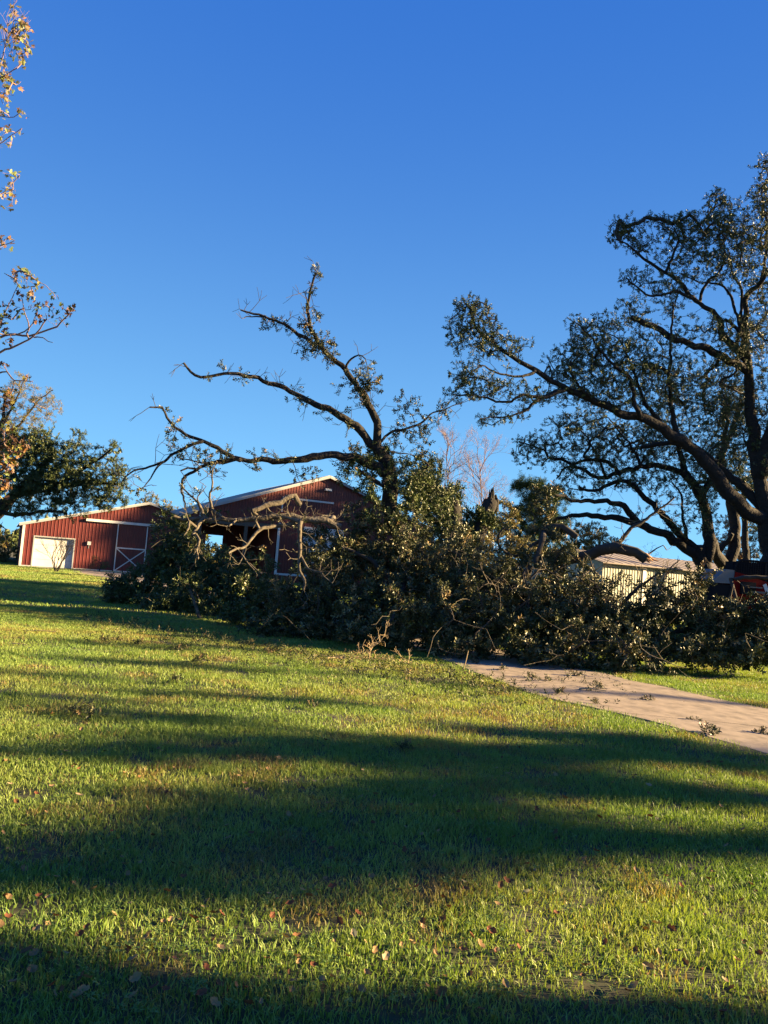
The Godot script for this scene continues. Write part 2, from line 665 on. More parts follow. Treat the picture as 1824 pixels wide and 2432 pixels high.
func grass_tint(x: float, z: float) -> Color:
	var n := patchy.get_noise_2d(x, z)
	var fine := patchy.get_noise_2d(x * 6.0 + 300.0, z * 6.0)
	var c := Color(0.142, 0.238, 0.05).lerp(Color(0.268, 0.325, 0.082), clampf(0.5 + n * 0.8 + rng.randf_range(-0.3, 0.3), 0, 1))
	var dry := smoothstep(0.2, 0.36, n * 0.4 + fine * 0.75 + rng.randf_range(-0.12, 0.12))
	c = c.lerp(Color(0.25, 0.17, 0.07), dry * 0.8)
	return c * rng.randf_range(0.8, 1.2)

func build_grass() -> void:
	var near := [make_turf(100, 0.15, 0.025, 0.062, 0.0052, M.blade), make_turf(90, 0.15, 0.02, 0.07, 0.006, M.blade)]
	var mid := make_turf(90, 0.22, 0.03, 0.068, 0.0078, M.blade)
	var far := make_turf(90, 0.6, 0.04, 0.085, 0.022, M.blade)
	var bands := [[-1.6, -7.5, 0.105, 0], [-7.5, -20.0, 0.17, 1], [-20.0, -62.0, 0.5, 2]]
	for b in bands:
		var where := [[], []]
		var tints := [PackedColorArray(), PackedColorArray()]
		var z: float = b[0]
		while z > b[1]:
			var half := -z * 0.56 + 0.9
			var x := -half - (0.4 if b[3] == 0 else 1.5)
			while x < half:
				var px: float = x + rng.randf_range(-0.5, 0.5) * b[2]
				var pz: float = z + rng.randf_range(-0.5, 0.5) * b[2]
				x += b[2]
				if on_drive(px, pz, 0.05):
					continue
				if b[3] == 2 and in_barn(px, pz):
					continue
				var n := patchy.get_noise_2d(px * 7.0 + 900.0, pz * 7.0)
				if b[3] < 2 and n > 0.2 and rng.randf() < 0.75:      # thin, worn places
					continue
				var s := rng.randf_range(0.75, 1.25) * (1.0 + 0.35 * patchy.get_noise_2d(px * 2.0, pz * 2.0 + 70.0))
				var w := rng.randi() % 2 if b[3] == 0 else 0
				where[w].append(Transform3D(Basis(Vector3.UP, rng.randf() * TAU).scaled(Vector3(1, s, 1)), Vector3(px, hgt(px, pz), pz)))
				tints[w].append(grass_tint(px, pz))
			z -= b[2]
		for w in 2:
			if where[w].size():
				scatter("grass", near[w] if b[3] == 0 else mid if b[3] == 1 else far, where[w], tints[w], self)

# ---------------------------------------------------------------- barns, in the frame of their common front
var barn_origin := Vector3(-24.81, 0, -53.28)

func barn_pt(u: float, out: float, v := 0.0) -> Vector3:
	var a := deg_to_rad(YAW)
	return barn_origin + Vector3(cos(a), 0, -sin(a)) * u + Vector3(sin(a), 0, cos(a)) * out + Vector3(0, v, 0)

func in_barn(x: float, z: float) -> bool:
	var a := deg_to_rad(YAW)
	var d := Vector3(x, 0, z) - barn_origin
	return d.dot(Vector3(sin(a), 0, cos(a))) < 0.1 and d.dot(Vector3(cos(a), 0, -sin(a))) > -0.2

# ribbed sheet-metal wall from u0 to u1 in the plane z; tops is a polyline of (u, height)
func ribbed(u0: float, u1: float, tops: PackedVector2Array, holes: Array, z: float, mat: Material, pitch := 0.229, low := 0.03) -> ArrayMesh:
	var mb := MB.new()
	var cuts := []
	var u := u0
	while u < u1:
		for q in [[0.0, 0.0], [0.7, 0.0], [0.77, 0.022], [0.9, 0.022], [0.97, 0.0]]:
			if u + q[0] * pitch < u1:
				cuts.append([u + q[0] * pitch, q[1]])
		u += pitch
	cuts.append([u1, 0.0])
	for h in holes:
		for e in [h[0], h[1]]:
			if e > u0 and e < u1:
				cuts.append([e, 0.0])
	for t in tops:
		if t.x > u0 and t.x < u1:
			cuts.append([t.x, 0.0])
	cuts.sort_custom(func(a, b): return a[0] < b[0])
	for k in cuts.size() - 1:
		var a: float = cuts[k][0]
		var b: float = cuts[k + 1][0]
		if b - a < 1e-4:
			continue
		var spans := [[low, 99.0]]
		for h in holes:
			if (a + b) / 2 > h[0] and (a + b) / 2 < h[1]:
				var more := []
				for s in spans:
					if h[2] > s[0]:
						more.append([s[0], h[2]])
					if h[3] < s[1]:
						more.append([h[3], s[1]])
				spans = more
		for s in spans:
			var ta := minf(s[1], top_at(tops, a + 1e-4))
			var tb := minf(s[1], top_at(tops, b - 1e-4))
			if ta > s[0] + 0.01 or tb > s[0] + 0.01:
				mb.quad(Vector3(a, s[0], z + cuts[k][1]), Vector3(b, s[0], z + cuts[k + 1][1]), Vector3(b, maxf(tb, s[0]), z + cuts[k + 1][1]), Vector3(a, maxf(ta, s[0]), z + cuts[k][1]))
	return mb.mesh(mat)

func top_at(tops: PackedVector2Array, u: float) -> float:
	for k in tops.size() - 1:
		if u >= tops[k].x and u <= tops[k + 1].x:
			return lerpf(tops[k].y, tops[k + 1].y, (u - tops[k].x) / (tops[k + 1].x - tops[k].x))
	return tops[tops.size() - 1].y

func box_part(called: String, lo: Vector3, hi: Vector3, mat: Material, parent: Node3D) -> MeshInstance3D:
	var mb := MB.new()
	mb.box(lo, hi)
	return part(called, mb.mesh(mat), parent)

func bar_part(called: String, a: Vector3, b: Vector3, w: float, h: float, mat: Material, parent: Node3D) -> MeshInstance3D:
	var mb := MB.new()
	mb.bar(a, b, w, h, Vector3(0, 0, 1))
	return part(called, mb.mesh(mat), parent)

func roof_slab(a: Vector2, b: Vector2, front: float, back: float, thick: float, mat: Material) -> ArrayMesh:
	var mb := MB.new()
	var n := Vector2(-(b.y - a.y), b.x - a.x).normalized() * thick
	# standing ribs along the fall of the roof
	var steps := int((front - back) / 0.3)
	mb.quad(Vector3(a.x, a.y, front), Vector3(b.x, b.y, front), Vector3(b.x + n.x, b.y + n.y, front), Vector3(a.x + n.x, a.y + n.y, front))
	mb.quad(Vector3(b.x, b.y, back), Vector3(a.x, a.y, back), Vector3(a.x + n.x, a.y + n.y, back), Vector3(b.x + n.x, b.y + n.y, back))
	mb.quad(Vector3(a.x, a.y, back), Vector3(b.x, b.y, back), Vector3(b.x, b.y, front), Vector3(a.x, a.y, front))
	mb.quad(Vector3(a.x + n.x, a.y + n.y, front), Vector3(b.x + n.x, b.y + n.y, front), Vector3(b.x + n.x, b.y + n.y, back), Vector3(a.x + n.x, a.y + n.y, back))
	mb.quad(Vector3(a.x, a.y, back), Vector3(a.x, a.y, front), Vector3(a.x + n.x, a.y + n.y, front), Vector3(a.x + n.x, a.y + n.y, back))
	mb.quad(Vector3(b.x, b.y, front), Vector3(b.x, b.y, back), Vector3(b.x + n.x, b.y + n.y, back), Vector3(b.x + n.x, b.y + n.y, front))
	for k in steps:
		var z := front - 0.15 - k * 0.3
		mb.bar(Vector3(a.x + n.x, a.y + n.y + 0.008, z), Vector3(b.x + n.x, b.y + n.y + 0.008, z), 0.03, 0.03, Vector3(0, 0, 1))
	return mb.mesh(mat)

func build_barns() -> void:
	var turn := deg_to_rad(YAW)
	var b := thing("barn", "low red metal barn with white garage door and X-braced sliding door", "barn", barn_origin, turn)
	var tops := PackedVector2Array([Vector2(0, 2.94), Vector2(8.25, 5.2), Vector2(16.5, 2.94)])
	part("wall", ribbed(0.0, 10.5, tops, [[0.8, 3.36, -1.0, 2.1]], 0.0, M.red_steel), b)
	var side := part("side_wall", ribbed(-14.0, 0.0, PackedVector2Array([Vector2(-14, 2.94), Vector2(0, 2.94)]), [], 0.0, M.red_old), b)
	side.rotation.y = -PI / 2
	side.position = Vector3(-0.01, 0, 0)
	var mb := MB.new()
	mb.quad(Vector3(10.5, 0.03, -14), Vector3(0, 0.03, -14), Vector3(0, 2.94, -14), Vector3(10.5, 2.94, -14))
	mb.tri(Vector3(10.5, 2.94, -14), Vector3(0, 2.94, -14), Vector3(8.25, 5.2, -14))
	part("back_wall", mb.mesh(M.red_old), b)
	part("roof", roof_slab(Vector2(-0.25, 2.89), Vector2(8.25, 5.22), 0.35, -14.3, 0.06, M.roof_metal), b)
	part("roof", roof_slab(Vector2(8.25, 5.22), Vector2(10.4, 4.63), 0.35, -14.3, 0.06, M.roof_metal), b)
	bar_part("fascia", Vector3(-0.27, 2.83, 0.37), Vector3(8.25, 5.17, 0.37), 0.12, 0.03, M.grey_trim, b)
	bar_part("fascia", Vector3(8.25, 5.17, 0.37), Vector3(10.4, 4.58, 0.37), 0.12, 0.03, M.grey_trim, b)
	box_part("corner_trim", Vector3(-0.03, 0.0, -0.1), Vector3(0.13, 2.88, 0.045), M.white_paint, b)
	box_part("base_trim", Vector3(0.13, 0.0, 0.0), Vector3(0.72, 0.09, 0.04), M.white_paint, b)
	box_part("base_trim", Vector3(3.44, 0.0, 0.0), Vector3(6.1, 0.09, 0.04), M.white_paint, b)
	# garage door: four sections set back in a trimmed opening
	var g := Node3D.new()
	g.name = "garage_door"
	b.add_child(g)
	for k in 4:
		box_part("panel", Vector3(0.8, 0.04 + k * 0.515, -0.2), Vector3(3.36, 0.04 + k * 0.515 + 0.505, -0.15), M.white_paint, g)
	box_part("jamb", Vector3(0.72, 0.0, -0.2), Vector3(0.8, 2.18, 0.045), M.grey_trim, g)
	box_part("jamb", Vector3(3.36, 0.0, -0.2), Vector3(3.44, 2.18, 0.045), M.grey_trim, g)
	box_part("lintel", Vector3(0.8, 2.1, -0.2), Vector3(3.36, 2.18, 0.048), M.grey_trim, g)
	# box lamp
	box_part("wall_lamp", Vector3(4.24, 1.8, 0.0), Vector3(4.48, 2.05, 0.16), M.white_paint, b)
	box_part("conduit", Vector3(4.34, 1.56, 0.0), Vector3(4.38, 1.8, 0.04), M.grey_trim, b)
	# sliding door
	var s := Node3D.new()
	s.name = "sliding_door"
	b.add_child(s)
	var panel := part("panel", ribbed(6.2, 8.32, PackedVector2Array([Vector2(6.2, 3.45), Vector2(8.32, 3.45)]), [], 0.07, M.red_steel), s)
	bar_part("stile", Vector3(6.22, 0.03, 0.11), Vector3(6.22, 3.45, 0.11), 0.07, 0.03, M.white_paint, s)
	bar_part("stile", Vector3(8.29, 0.03, 0.11), Vector3(8.29, 3.45, 0.11), 0.07, 0.03, M.white_paint, s)
	bar_part("rail", Vector3(6.26, 1.76, 0.11), Vector3(8.25, 1.76, 0.11), 0.09, 0.032, M.white_paint, s)
	bar_part("rail", Vector3(6.26, 0.07, 0.11), Vector3(8.25, 0.07, 0.11), 0.08, 0.032, M.white_paint, s)
	bar_part("brace", Vector3(6.27, 1.7, 0.112), Vector3(8.24, 0.12, 0.112), 0.07, 0.02, M.white_paint, s)
	bar_part("brace", Vector3(6.27, 0.12, 0.116), Vector3(8.24, 1.7, 0.116), 0.07, 0.02, M.white_paint, s)
	box_part("door_track", Vector3(4.0, 3.5, 0.02), Vector3(9.3, 3.68, 0.2), M.white_paint, b)
	box_part("gable_lamp", Vector3(9.05, 4.28, 0.02), Vector3(9.35, 4.38, 0.25), M.white_paint, b)

	# the large barn: same front line, open bay at its left end
	var m := thing("large_barn", "tall red metal barn behind the snapped oak, gabled front and open bay", "barn", barn_origin, turn)
	var z := 0.3
	var mt := PackedVector2Array([Vector2(10.2, 4.3), Vector2(12.05, 5.26), Vector2(22.2, 8.86), Vector2(32.4, 5.25)])
	part("wall", ribbed(10.2, 32.4, mt, [[9.0, 18.2, -1.0, 4.55]], z, M.red_steel), m)
	part("side_wall", ribbed(10.5, 12.66, PackedVector2Array([Vector2(10.5, 3.3), Vector2(12.66, 3.3)]), [], 0.0, M.red_steel), m)
	# open bay: header beam, posts, ceiling, inner walls
	box_part("header_beam", Vector3(10.2, 4.2, z - 0.3), Vector3(18.2, 4.55, z - 0.02), M.wood_post, m)
	box_part("post", Vector3(12.0, 0.0, z - 0.25), Vector3(12.2, 4.2, z - 0.05), M.wood_post, m)
	box_part("post", Vector3(15.55, 0.0, z - 0.25), Vector3(15.8, 4.2, z - 0.05), M.wood_post, m)
	box_part("corner_trim", Vector3(11.95, 4.56, z + 0.022), Vector3(12.2, 5.2, z + 0.06), M.white_paint, m)
	box_part("bay_ceiling", Vector3(10.4, 4.6, -13.0), Vector3(18.2, 4.66, z - 0.02), M.wood_post, m)
	part("bay_back_wall", ribbed(9.6, 18.2, PackedVector2Array([Vector2(9.6, 4.6), Vector2(18.2, 4.6)]), [[14.3, 15.75, -1.0, 3.5]], -7.0, M.red_old), m)
	var inner := part("bay_side_wall", ribbed(-14.0, 0.0, PackedVector2Array([Vector2(-14, 4.6), Vector2(0, 4.6)]), [], 0.0, M.red_old), m)
	inner.position = Vector3(18.2, 0, z - 0.25)
	inner.rotation.y = -PI / 2
	var rear := MB.new()
	rear.quad(Vector3(32.4, 0.03, -20), Vector3(20.0, 0.03, -20), Vector3(20.0, 5.25, -20), Vector3(32.4, 5.25, -20))
	rear.quad(Vector3(32.4, 0.03, z), Vector3(32.4, 0.03, -20), Vector3(32.4, 5.25, -20), Vector3(32.4, 5.25, z))
	part("back_wall", rear.mesh(M.red_old), m)
	part("roof", roof_slab(Vector2(10.0, 4.2), Vector2(12.05, 5.28), z + 0.35, -20, 0.07, M.roof_metal), m)
	part("roof", roof_slab(Vector2(12.05, 5.28), Vector2(22.2, 8.88), z + 0.35, -20, 0.07, M.roof_metal), m)
	part("roof", roof_slab(Vector2(22.2, 8.88), Vector2(32.7, 5.2), z + 0.35, -20, 0.07, M.roof_metal), m)
	bar_part("fascia", Vector3(10.0, 4.12, z + 0.37), Vector3(12.05, 5.2, z + 0.37), 0.14, 0.03, M.grey_trim, m)
	bar_part("fascia", Vector3(12.05, 5.2, z + 0.37), Vector3(22.2, 8.8, z + 0.37), 0.15, 0.03, M.grey_trim, m)
	bar_part("fascia", Vector3(22.2, 8.8, z + 0.37), Vector3(32.7, 5.1, z + 0.37), 0.15, 0.03, M.grey_trim, m)
	# white frame round the loft opening, sliding door trim, windows
	bar_part("loft_trim", Vector3(18.4, 6.74, z + 0.04), Vector3(22.8, 6.74, z + 0.04), 0.14, 0.05, M.white_paint, m)
	bar_part("loft_trim", Vector3(18.42, 6.66, z + 0.04), Vector3(18.42, 5.6, z + 0.04), 0.1, 0.05, M.white_paint, m)
	bar_part("loft_trim", Vector3(26.2, 6.66, z + 0.04), Vector3(26.2, 5.6, z + 0.04), 0.1, 0.05, M.white_paint, m)
	bar_part("door_stile", Vector3(18.3, 0.6, z + 0.06), Vector3(18.3, 4.7, z + 0.06), 0.2, 0.06, M.white_paint, m)
	bar_part("door_rail", Vector3(18.42, 0.66, z + 0.06), Vector3(20.9, 0.66, z + 0.06), 0.16, 0.06, M.white_paint, m)
	bar_part("door_stile", Vector3(23.6, 0.6, z + 0.06), Vector3(23.6, 3.6, z + 0.06), 0.2, 0.06, M.white_paint, m)
	bar_part("door_brace", Vector3(20.0, 0.7, z + 0.055), Vector3(23.3, 3.3, z + 0.055), 0.18, 0.05, M.white_paint, m)
	for w in [[20.4, 22.1], [22.18, 23.9]]:
		var f := Node3D.new()
		f.name = "window"
		m.add_child(f, true)
		bar_part("frame", Vector3(w[0], 4.5, z + 0.05), Vector3(w[1], 4.5, z + 0.05), 0.2, 0.07, M.white_paint, f)
		bar_part("frame", Vector3(w[0] + 0.06, 2.6, z + 0.05), Vector3(w[0] + 0.06, 4.4, z + 0.05), 0.12, 0.07, M.white_paint, f)
		bar_part("frame", Vector3(w[1] - 0.12, 2.6, z + 0.05), Vector3(w[1] - 0.12, 4.4, z + 0.05), 0.24, 0.07, M.white_paint, f)
		box_part("pane", Vector3(w[0] + 0.12, 2.6, z + 0.026), Vector3(w[1] - 0.24, 4.4, z + 0.035), M.board, f)
		bar_part("brace", Vector3(w[0] + 0.15, 4.35, z + 0.045), Vector3(w[0] + 0.8, 3.7, z + 0.045), 0.05, 0.014, M.white_paint, f)
		bar_part("brace", Vector3(w[1] - 0.3, 4.35, z + 0.045), Vector3(w[1] - 1.0, 3.5, z + 0.045), 0.05, 0.014, M.white_paint, f)
	box_part("gable_lamp", Vector3(21.9, 7.68, z + 0.024), Vector3(22.45, 7.86, z + 0.3), M.white_paint, m)

	# long cream shed at the right
	var so := at(1430, 1380, 40.0)
	so.y = 0.0
	var sh := thing("metal_shed", "long cream ribbed metal shed with grey brown roof behind the brush", "shed", so, turn)
	part("wall", ribbed(0.0, 15.0, PackedVector2Array([Vector2(0, 2.9), Vector2(15, 2.9)]), [], 0.0, M.cream, 0.19), sh)
	var se := part("end_wall", ribbed(-6.0, 0.0, PackedVector2Array([Vector2(-6, 2.9), Vector2(-3, 3.5), Vector2(0, 2.9)]), [], 0.0, M.cream, 0.3), sh)
	se.rotation.y = -PI / 2
	var rf := MB.new()
	for k in [[0.3, 2.86, -3.0, 3.55], [-3.0, 3.55, -6.3, 2.86]]:
		rf.quad(Vector3(-0.3, k[1], k[0]), Vector3(15.3, k[1], k[0]), Vector3(15.3, k[3], k[2]), Vector3(-0.3, k[3], k[2]))
		rf.quad(Vector3(-0.3, k[1] - 0.08, k[0]), Vector3(15.3, k[1] - 0.08, k[0]), Vector3(15.3, k[1], k[0]), Vector3(-0.3, k[1], k[0]))
		for q in 26:
			rf.bar(Vector3(-0.1 + q * 0.6, k[1] + 0.01, k[0]), Vector3(-0.1 + q * 0.6, k[3] + 0.01, k[2]), 0.05, 0.016)
	part("roof", rf.mesh(M.shed_roof), sh)
	box_part("gutter", Vector3(-0.3, 2.8, 0.303), Vector3(15.3, 2.86, 0.34), M.shed_roof, sh)
	box_part("door_trim", Vector3(2.75, 0.03, 0.024), Vector3(2.98, 2.75, 0.06), M.white_paint, sh)
	# pale small building behind it
	var po := at(1686, 1380, 46.0)
	po.y = 0.0
	var ps := thing("outbuilding", "small pale grey outbuilding half hidden between oak trunks and red vehicle", "building", po, turn)
	var pw := MB.new()
	pw.box(Vector3(0, 0.02, -4), Vector3(5, 2.45, 0))
	part("wall", pw.mesh(M.board), ps)
	part("roof", roof_slab(Vector2(-0.3, 2.5), Vector2(5.3, 2.5), 0.4, -4.4, 0.16, M.shed_roof), ps)
	for k in 8:
		box_part("siding_board", Vector3(0.0, 0.2 + k * 0.28, 0.003), Vector3(5.0, 0.46 + k * 0.28, 0.022), M.board, ps)

# ---------------------------------------------------------------- the red vehicle
func build_vehicle() -> void:
	var o := at(1741, 1420, 20.0)
	o.y = hgt(o.x, o.z)
	var v := thing("work_vehicle", "red work vehicle with black mesh cage behind the brush at right", "vehicle", o, deg_to_rad(8))
	var top := 2.58
	var low := 2.12
	var fr := MB.new()
	var pts := PackedVector3Array()
	for q in [Vector2(-0.02, low - 0.05), Vector2(0.03, 2.42), Vector2(0.09, 2.53), Vector2(0.2, top), Vector2(1.7, top), Vector2(1.82, 2.53), Vector2(1.88, 2.42), Vector2(1.9, 1.2)]:
		pts.append(Vector3(q.x, q.y, 0))
	var rr := PackedFloat32Array()
	rr.resize(pts.size())
	rr.fill(0.03)
	tube(fr, pts, rr, 8)
	part("cage_frame", fr.mesh(M.dark_steel), v)
	for k in 12:
		var g := MB.new()
		g.box(Vector3(0.06 + k * 0.066, low, -0.012), Vector3(0.078 + k * 0.066, top - 0.03, 0.012))
		part("mesh_bar", g.mesh(M.dark_steel), v)
	for k in 8:
		var g := MB.new()
		g.box(Vector3(0.04, low + 0.02 + k * 0.056, -0.009), Vector3(0.86, low + 0.034 + k * 0.056, 0.009))
		part("mesh_bar", g.mesh(M.dark_steel), v)
	box_part("cab_back", Vector3(0.06, 1.2, -0.5), Vector3(0.98, 2.54, -0.14), M.dark_steel, v)
	for k in 3:
		box_part("cage_post", Vector3(0.86 + k * 0.12, 1.5, -0.05), Vector3(0.9 + k * 0.12, top - 0.02, 0.02), M.dark_steel, v)
	# red body: sloped flank
	var bd := MB.new()
	var prof := [Vector2(-0.12, 1.75), Vector2(-0.04, 2.26), Vector2(0.3, 2.2), Vector2(0.95, 2.03), Vector2(1.7, 1.7), Vector2(1.8, 0.75), Vector2(0.2, 0.75), Vector2(-0.12, 1.1)]
	for k in range(1, prof.size() - 1):
		bd.tri(Vector3(prof[0].x, prof[0].y, 0.12), Vector3(prof[k + 1].x, prof[k + 1].y, 0.12), Vector3(prof[k].x, prof[k].y, 0.12))
	for k in prof.size():
		var a: Vector2 = prof[k]
		var c: Vector2 = prof[(k + 1) % prof.size()]
		bd.quad(Vector3(a.x, a.y, 0.12), Vector3(c.x, c.y, 0.12), Vector3(c.x, c.y, -1.7), Vector3(a.x, a.y, -1.7))
	part("body", bd.mesh(M.red_paint), v)
	box_part("engine_cover", Vector3(0.1, 1.7, 0.122), Vector3(0.5, 2.02, 0.2), M.dark_steel, v)
	box_part("bumper", Vector3(0.3, 1.88, 0.202), Vector3(0.64, 1.91, 0.26), M.chrome, v)
	box_part("bumper", Vector3(0.34, 1.75, 0.202), Vector3(0.72, 1.8, 0.26), M.chrome, v)
	var pl := MB.new()
	pl.box(Vector3(-0.05, -0.14, 0.0), Vector3(0.05, 0.14, 0.012), Transform3D(Basis(Vector3(0, 0, 1), 0.45), Vector3(0.84, 1.87, 0.122)))
	part("label_plate", pl.mesh(M.white_paint), v)
	# silver housing at its left
	var hs := MB.new()
	var hp := [Vector2(-0.62, 2.0), Vector2(-0.28, 2.31), Vector2(-0.06, 2.3), Vector2(-0.02, 2.06), Vector2(-0.05, 1.95), Vector2(-0.6, 1.94)]
	for k in range(1, hp.size() - 1):
		hs.tri(Vector3(hp[0].x, hp[0].y, 0.1), Vector3(hp[k + 1].x, hp[k + 1].y, 0.1), Vector3(hp[k].x, hp[k].y, 0.1))
	for k in hp.size():
		var a: Vector2 = hp[k]
		var c: Vector2 = hp[(k + 1) % hp.size()]
		hs.quad(Vector3(a.x, a.y, 0.1), Vector3(c.x, c.y, 0.1), Vector3(c.x, c.y, -0.9), Vector3(a.x, a.y, -0.9))
	part("housing", hs.mesh(M.silver), v)
	box_part("housing_base", Vector3(-0.6, 0.8, -0.8), Vector3(-0.1, 1.92, 0.06), M.dark_steel, v)
	for x in [0.1, 1.5]:
		for zz in [0.1, -1.6]:
			var wl := MB.new()
			tube(wl, PackedVector3Array([Vector3(x, 0.48, zz), Vector3(x, 0.48, zz + 0.05), Vector3(x, 0.48, zz + 0.3), Vector3(x, 0.48, zz + 0.35)]), PackedFloat32Array([0.36, 0.48, 0.48, 0.36]), 20, 0.0, true)
			part("wheel", wl.mesh(M.rubber), v)

# ---------------------------------------------------------------- vegetation
var sprig: ArrayMesh
var sprig_small: ArrayMesh
var lobed: ArrayMesh
var needles: ArrayMesh

func many(s: Skel, reg: Array, d: float, list: Array, dens: float, sprigs: int, kind: String, size := 1.0, deep := 1.0, lift := 0.2, from := 0.35, wide := 1.0) -> void:
	for b in list:
		blob(s, reg, d + (b[4] if b.size() > 4 else 0.0), [b[0], b[1], b[2] * wide, b[3] * wide], dens * (b[5] if b.size() > 5 else 1.0), sprigs, kind, size, deep, lift, from)

func build_snapped_oak() -> void:
	var s := Skel.new()
	limb(s, "trunk", RB, 20.5, 20, 0.30, 0.17, [1480, 1560, 1400, 1430, 1330, 1340, 1290, 1240, 1290, 1150, 1270, 1040, 1240, 960])
	limb(s, "limb", RB, 20, 19.5, 0.13, 0.025, [1240, 970, 1235, 860, 1190, 740, 1110, 620, 1040, 540, 940, 440, 900, 340, 895, 230, 920, 130, 935, 100])
	limb(s, "branch", RB, 19.6, 19.2, 0.055, 0.02, [930, 450, 840, 400, 790, 365, 700, 320, 630, 300, 570, 275])
	limb(s, "branch", RB, 19.3, 19.2, 0.02, 0.01, [660, 316, 620, 314, 580, 322])
	limb(s, "branch", RB, 19.7, 19.4, 0.04, 0.015, [1075, 585, 1085, 555, 1110, 520, 1150, 508, 1180, 525])
	limb(s, "branch", RB, 19.6, 19.4, 0.03, 0.018, [915, 365, 890, 348, 845, 345])
	limb(s, "branch", RB, 19.5, 19.4, 0.03, 0.012, [900, 270, 888, 230, 872, 200])
	limb(s, "limb", RB, 20, 18.8, 0.12, 0.025, [1225, 960, 1130, 850, 1000, 780, 840, 700, 730, 650, 620, 610, 520, 590, 400, 615, 320, 595, 290, 545])
	limb(s, "limb", RB, 20, 18.6, 0.13, 0.022, [1285, 1090, 1180, 1030, 1090, 1005, 980, 1000, 860, 1025, 700, 1020, 560, 1020, 450, 960, 370, 930, 240, 860, 190, 790, 175, 760, 115, 768])
	limb(s, "branch", RB, 18.9, 18.4, 0.045, 0.015, [372, 932, 280, 960, 190, 1030, 100, 1060, 20, 1090, -30, 1130])
	limb(s, "branch", RB, 18.7, 18.4, 0.03, 0.01, [170, 1040, 120, 1110, 80, 1160])
	limb(s, "branch", RB, 19.0, 18.5, 0.07, 0.02, [560, 1020, 480, 1025, 400, 1040, 340, 1065, 270, 1140, 285, 1240, 290, 1270])
	limb(s, "branch", RB, 18.6, 18.5, 0.035, 0.02, [340, 1065, 300, 1065, 268, 1080])
	limb(s, "branch", RB, 18.8, 18.5, 0.03, 0.012, [420, 1035, 340, 1030, 260, 1010])
	limb(s, "branch", RB, 20, 20.5, 0.05, 0.012, [1250, 935, 1300, 890, 1400, 865, 1500, 800, 1600, 755, 1650, 740])
	limb(s, "branch", RB, 20, 20.4, 0.03, 0.01, [1270, 960, 1330, 990, 1400, 990])
	limb(s, "branch", RB, 19.9, 19.6, 0.06, 0.045, [1260, 1150, 1200, 1110, 1140, 1070], true, 0.5)
	# leaves that still cling to the standing limbs
	many(s, RB, 19.5, [[925, 110, 40, 60, 0, 1.4], [905, 190, 30, 60], [915, 310, 40, 60, 0, 1.5], [700, 340, 45, 40, 0, 2], [760, 355, 40, 30, 0, 2], [880, 400, 60, 60, 0, 1.6], [960, 440, 80, 60, 0, 1.6], [900, 480, 50, 60, 0, 1], [1000, 500, 70, 70, 0, 1.4], [1190, 560, 40, 50, 0, 1.5], [1190, 640, 70, 80, 0, 1.9], [1120, 650, 90, 60, 0, 1.4], [1170, 720, 70, 60, 0, 1.4]], 110.0, 2, "fallen", 0.82, 0.6)
	many(s, RB, 19.3, [[480, 565, 25, 22, -0.4, 2], [420, 610, 40, 20, -0.5], [570, 630, 40, 35, -0.3, 1.4], [700, 660, 30, 15], [840, 740, 70, 50, 0, 0.8], [850, 680, 30, 25], [970, 800, 50, 40, 0, 0.9], [1060, 790, 30, 30, 0, 1.3], [1100, 880, 40, 50, 0.2, 0.8], [1120, 960, 50, 40, 0.4, 1.5]], 100.0, 2, "fallen", 0.82, 0.6)
	many(s, RB, 18.9, [[230, 900, 80, 80, -0.2, 0.8], [190, 770, 20, 20, 0, 1.6], [250, 980, 70, 60, -0.2, 0.9], [350, 1000, 90, 70, -0.2, 0.7], [430, 1040, 90, 80, -0.2, 0.9], [480, 1000, 60, 40, -0.1], [650, 1040, 60, 60, 0.1, 0.8], [690, 990, 90, 30, 0.1, 0.9], [780, 1010, 60, 40, 0.2, 0.7], [870, 1080, 60, 70, 0.4, 0.9], [310, 1180, 60, 90, -0.3, 0.5], [60, 1170, 50, 70, -0.5, 0.5], [940, 1080, 40, 40, 0.4, 0.6]], 95.0, 2, "fallen", 0.82, 0.6)
	many(s, RB, 20.2, [[1340, 760, 50, 100, 0, 0.7], [1420, 760, 60, 50, 0, 0.7], [1550, 780, 70, 50, 0, 1], [1480, 860, 80, 60, 0, 1], [1390, 870, 100, 70, 0, 1.1], [1450, 960, 90, 70, 0, 0.9], [1480, 1030, 70, 60, 0, 0.9], [1340, 930, 70, 60, 0, 0.7], [1100, 1010, 60, 60, 0, 0.9]], 95.0, 2, "fallen", 0.85, 0.7)
	many(s, RB, 20.2, [[1230, 1000, 80, 60, 0, 1.2], [1330, 1070, 130, 80, 0, 1.4], [1390, 1150, 130, 100, 0, 1.5], [1180, 1100, 80, 100, -0.5, 1.2], [1200, 1200, 60, 80, -0.5, 1], [1480, 1170, 90, 110, 0.5, 1.3], [1420, 1270, 130, 90, 0.3, 1.4], [1560, 1230, 70, 100, 0.8, 1.1], [1100, 1060, 80, 70, -0.3, 0.9], [1290, 1300, 110, 90, -0.6, 0.8]], 85.0, 4, "oak", 0.9, 1.0, 0.1, 0.2, 1.15)
	bare_twigs(s, 150, 0.11, 0.42)
	var o := thing("snapped_oak", "snapped oak with three bare upright limbs reaching left over the barn roof", "tree", onground(1040, 1415))
	grown(s, o, "bark", sprig, "grey_bark")
	var tb := MB.new()
	tube(tb, PackedVector3Array([rat(RB, 1140, 1070, 19.6) - o.position, rat(RB, 1128, 1062, 19.58) - o.position]), PackedFloat32Array([0.05, 0.035]), 8, 0.5, true)
	part("torn_end", tb.mesh(M.torn), o)

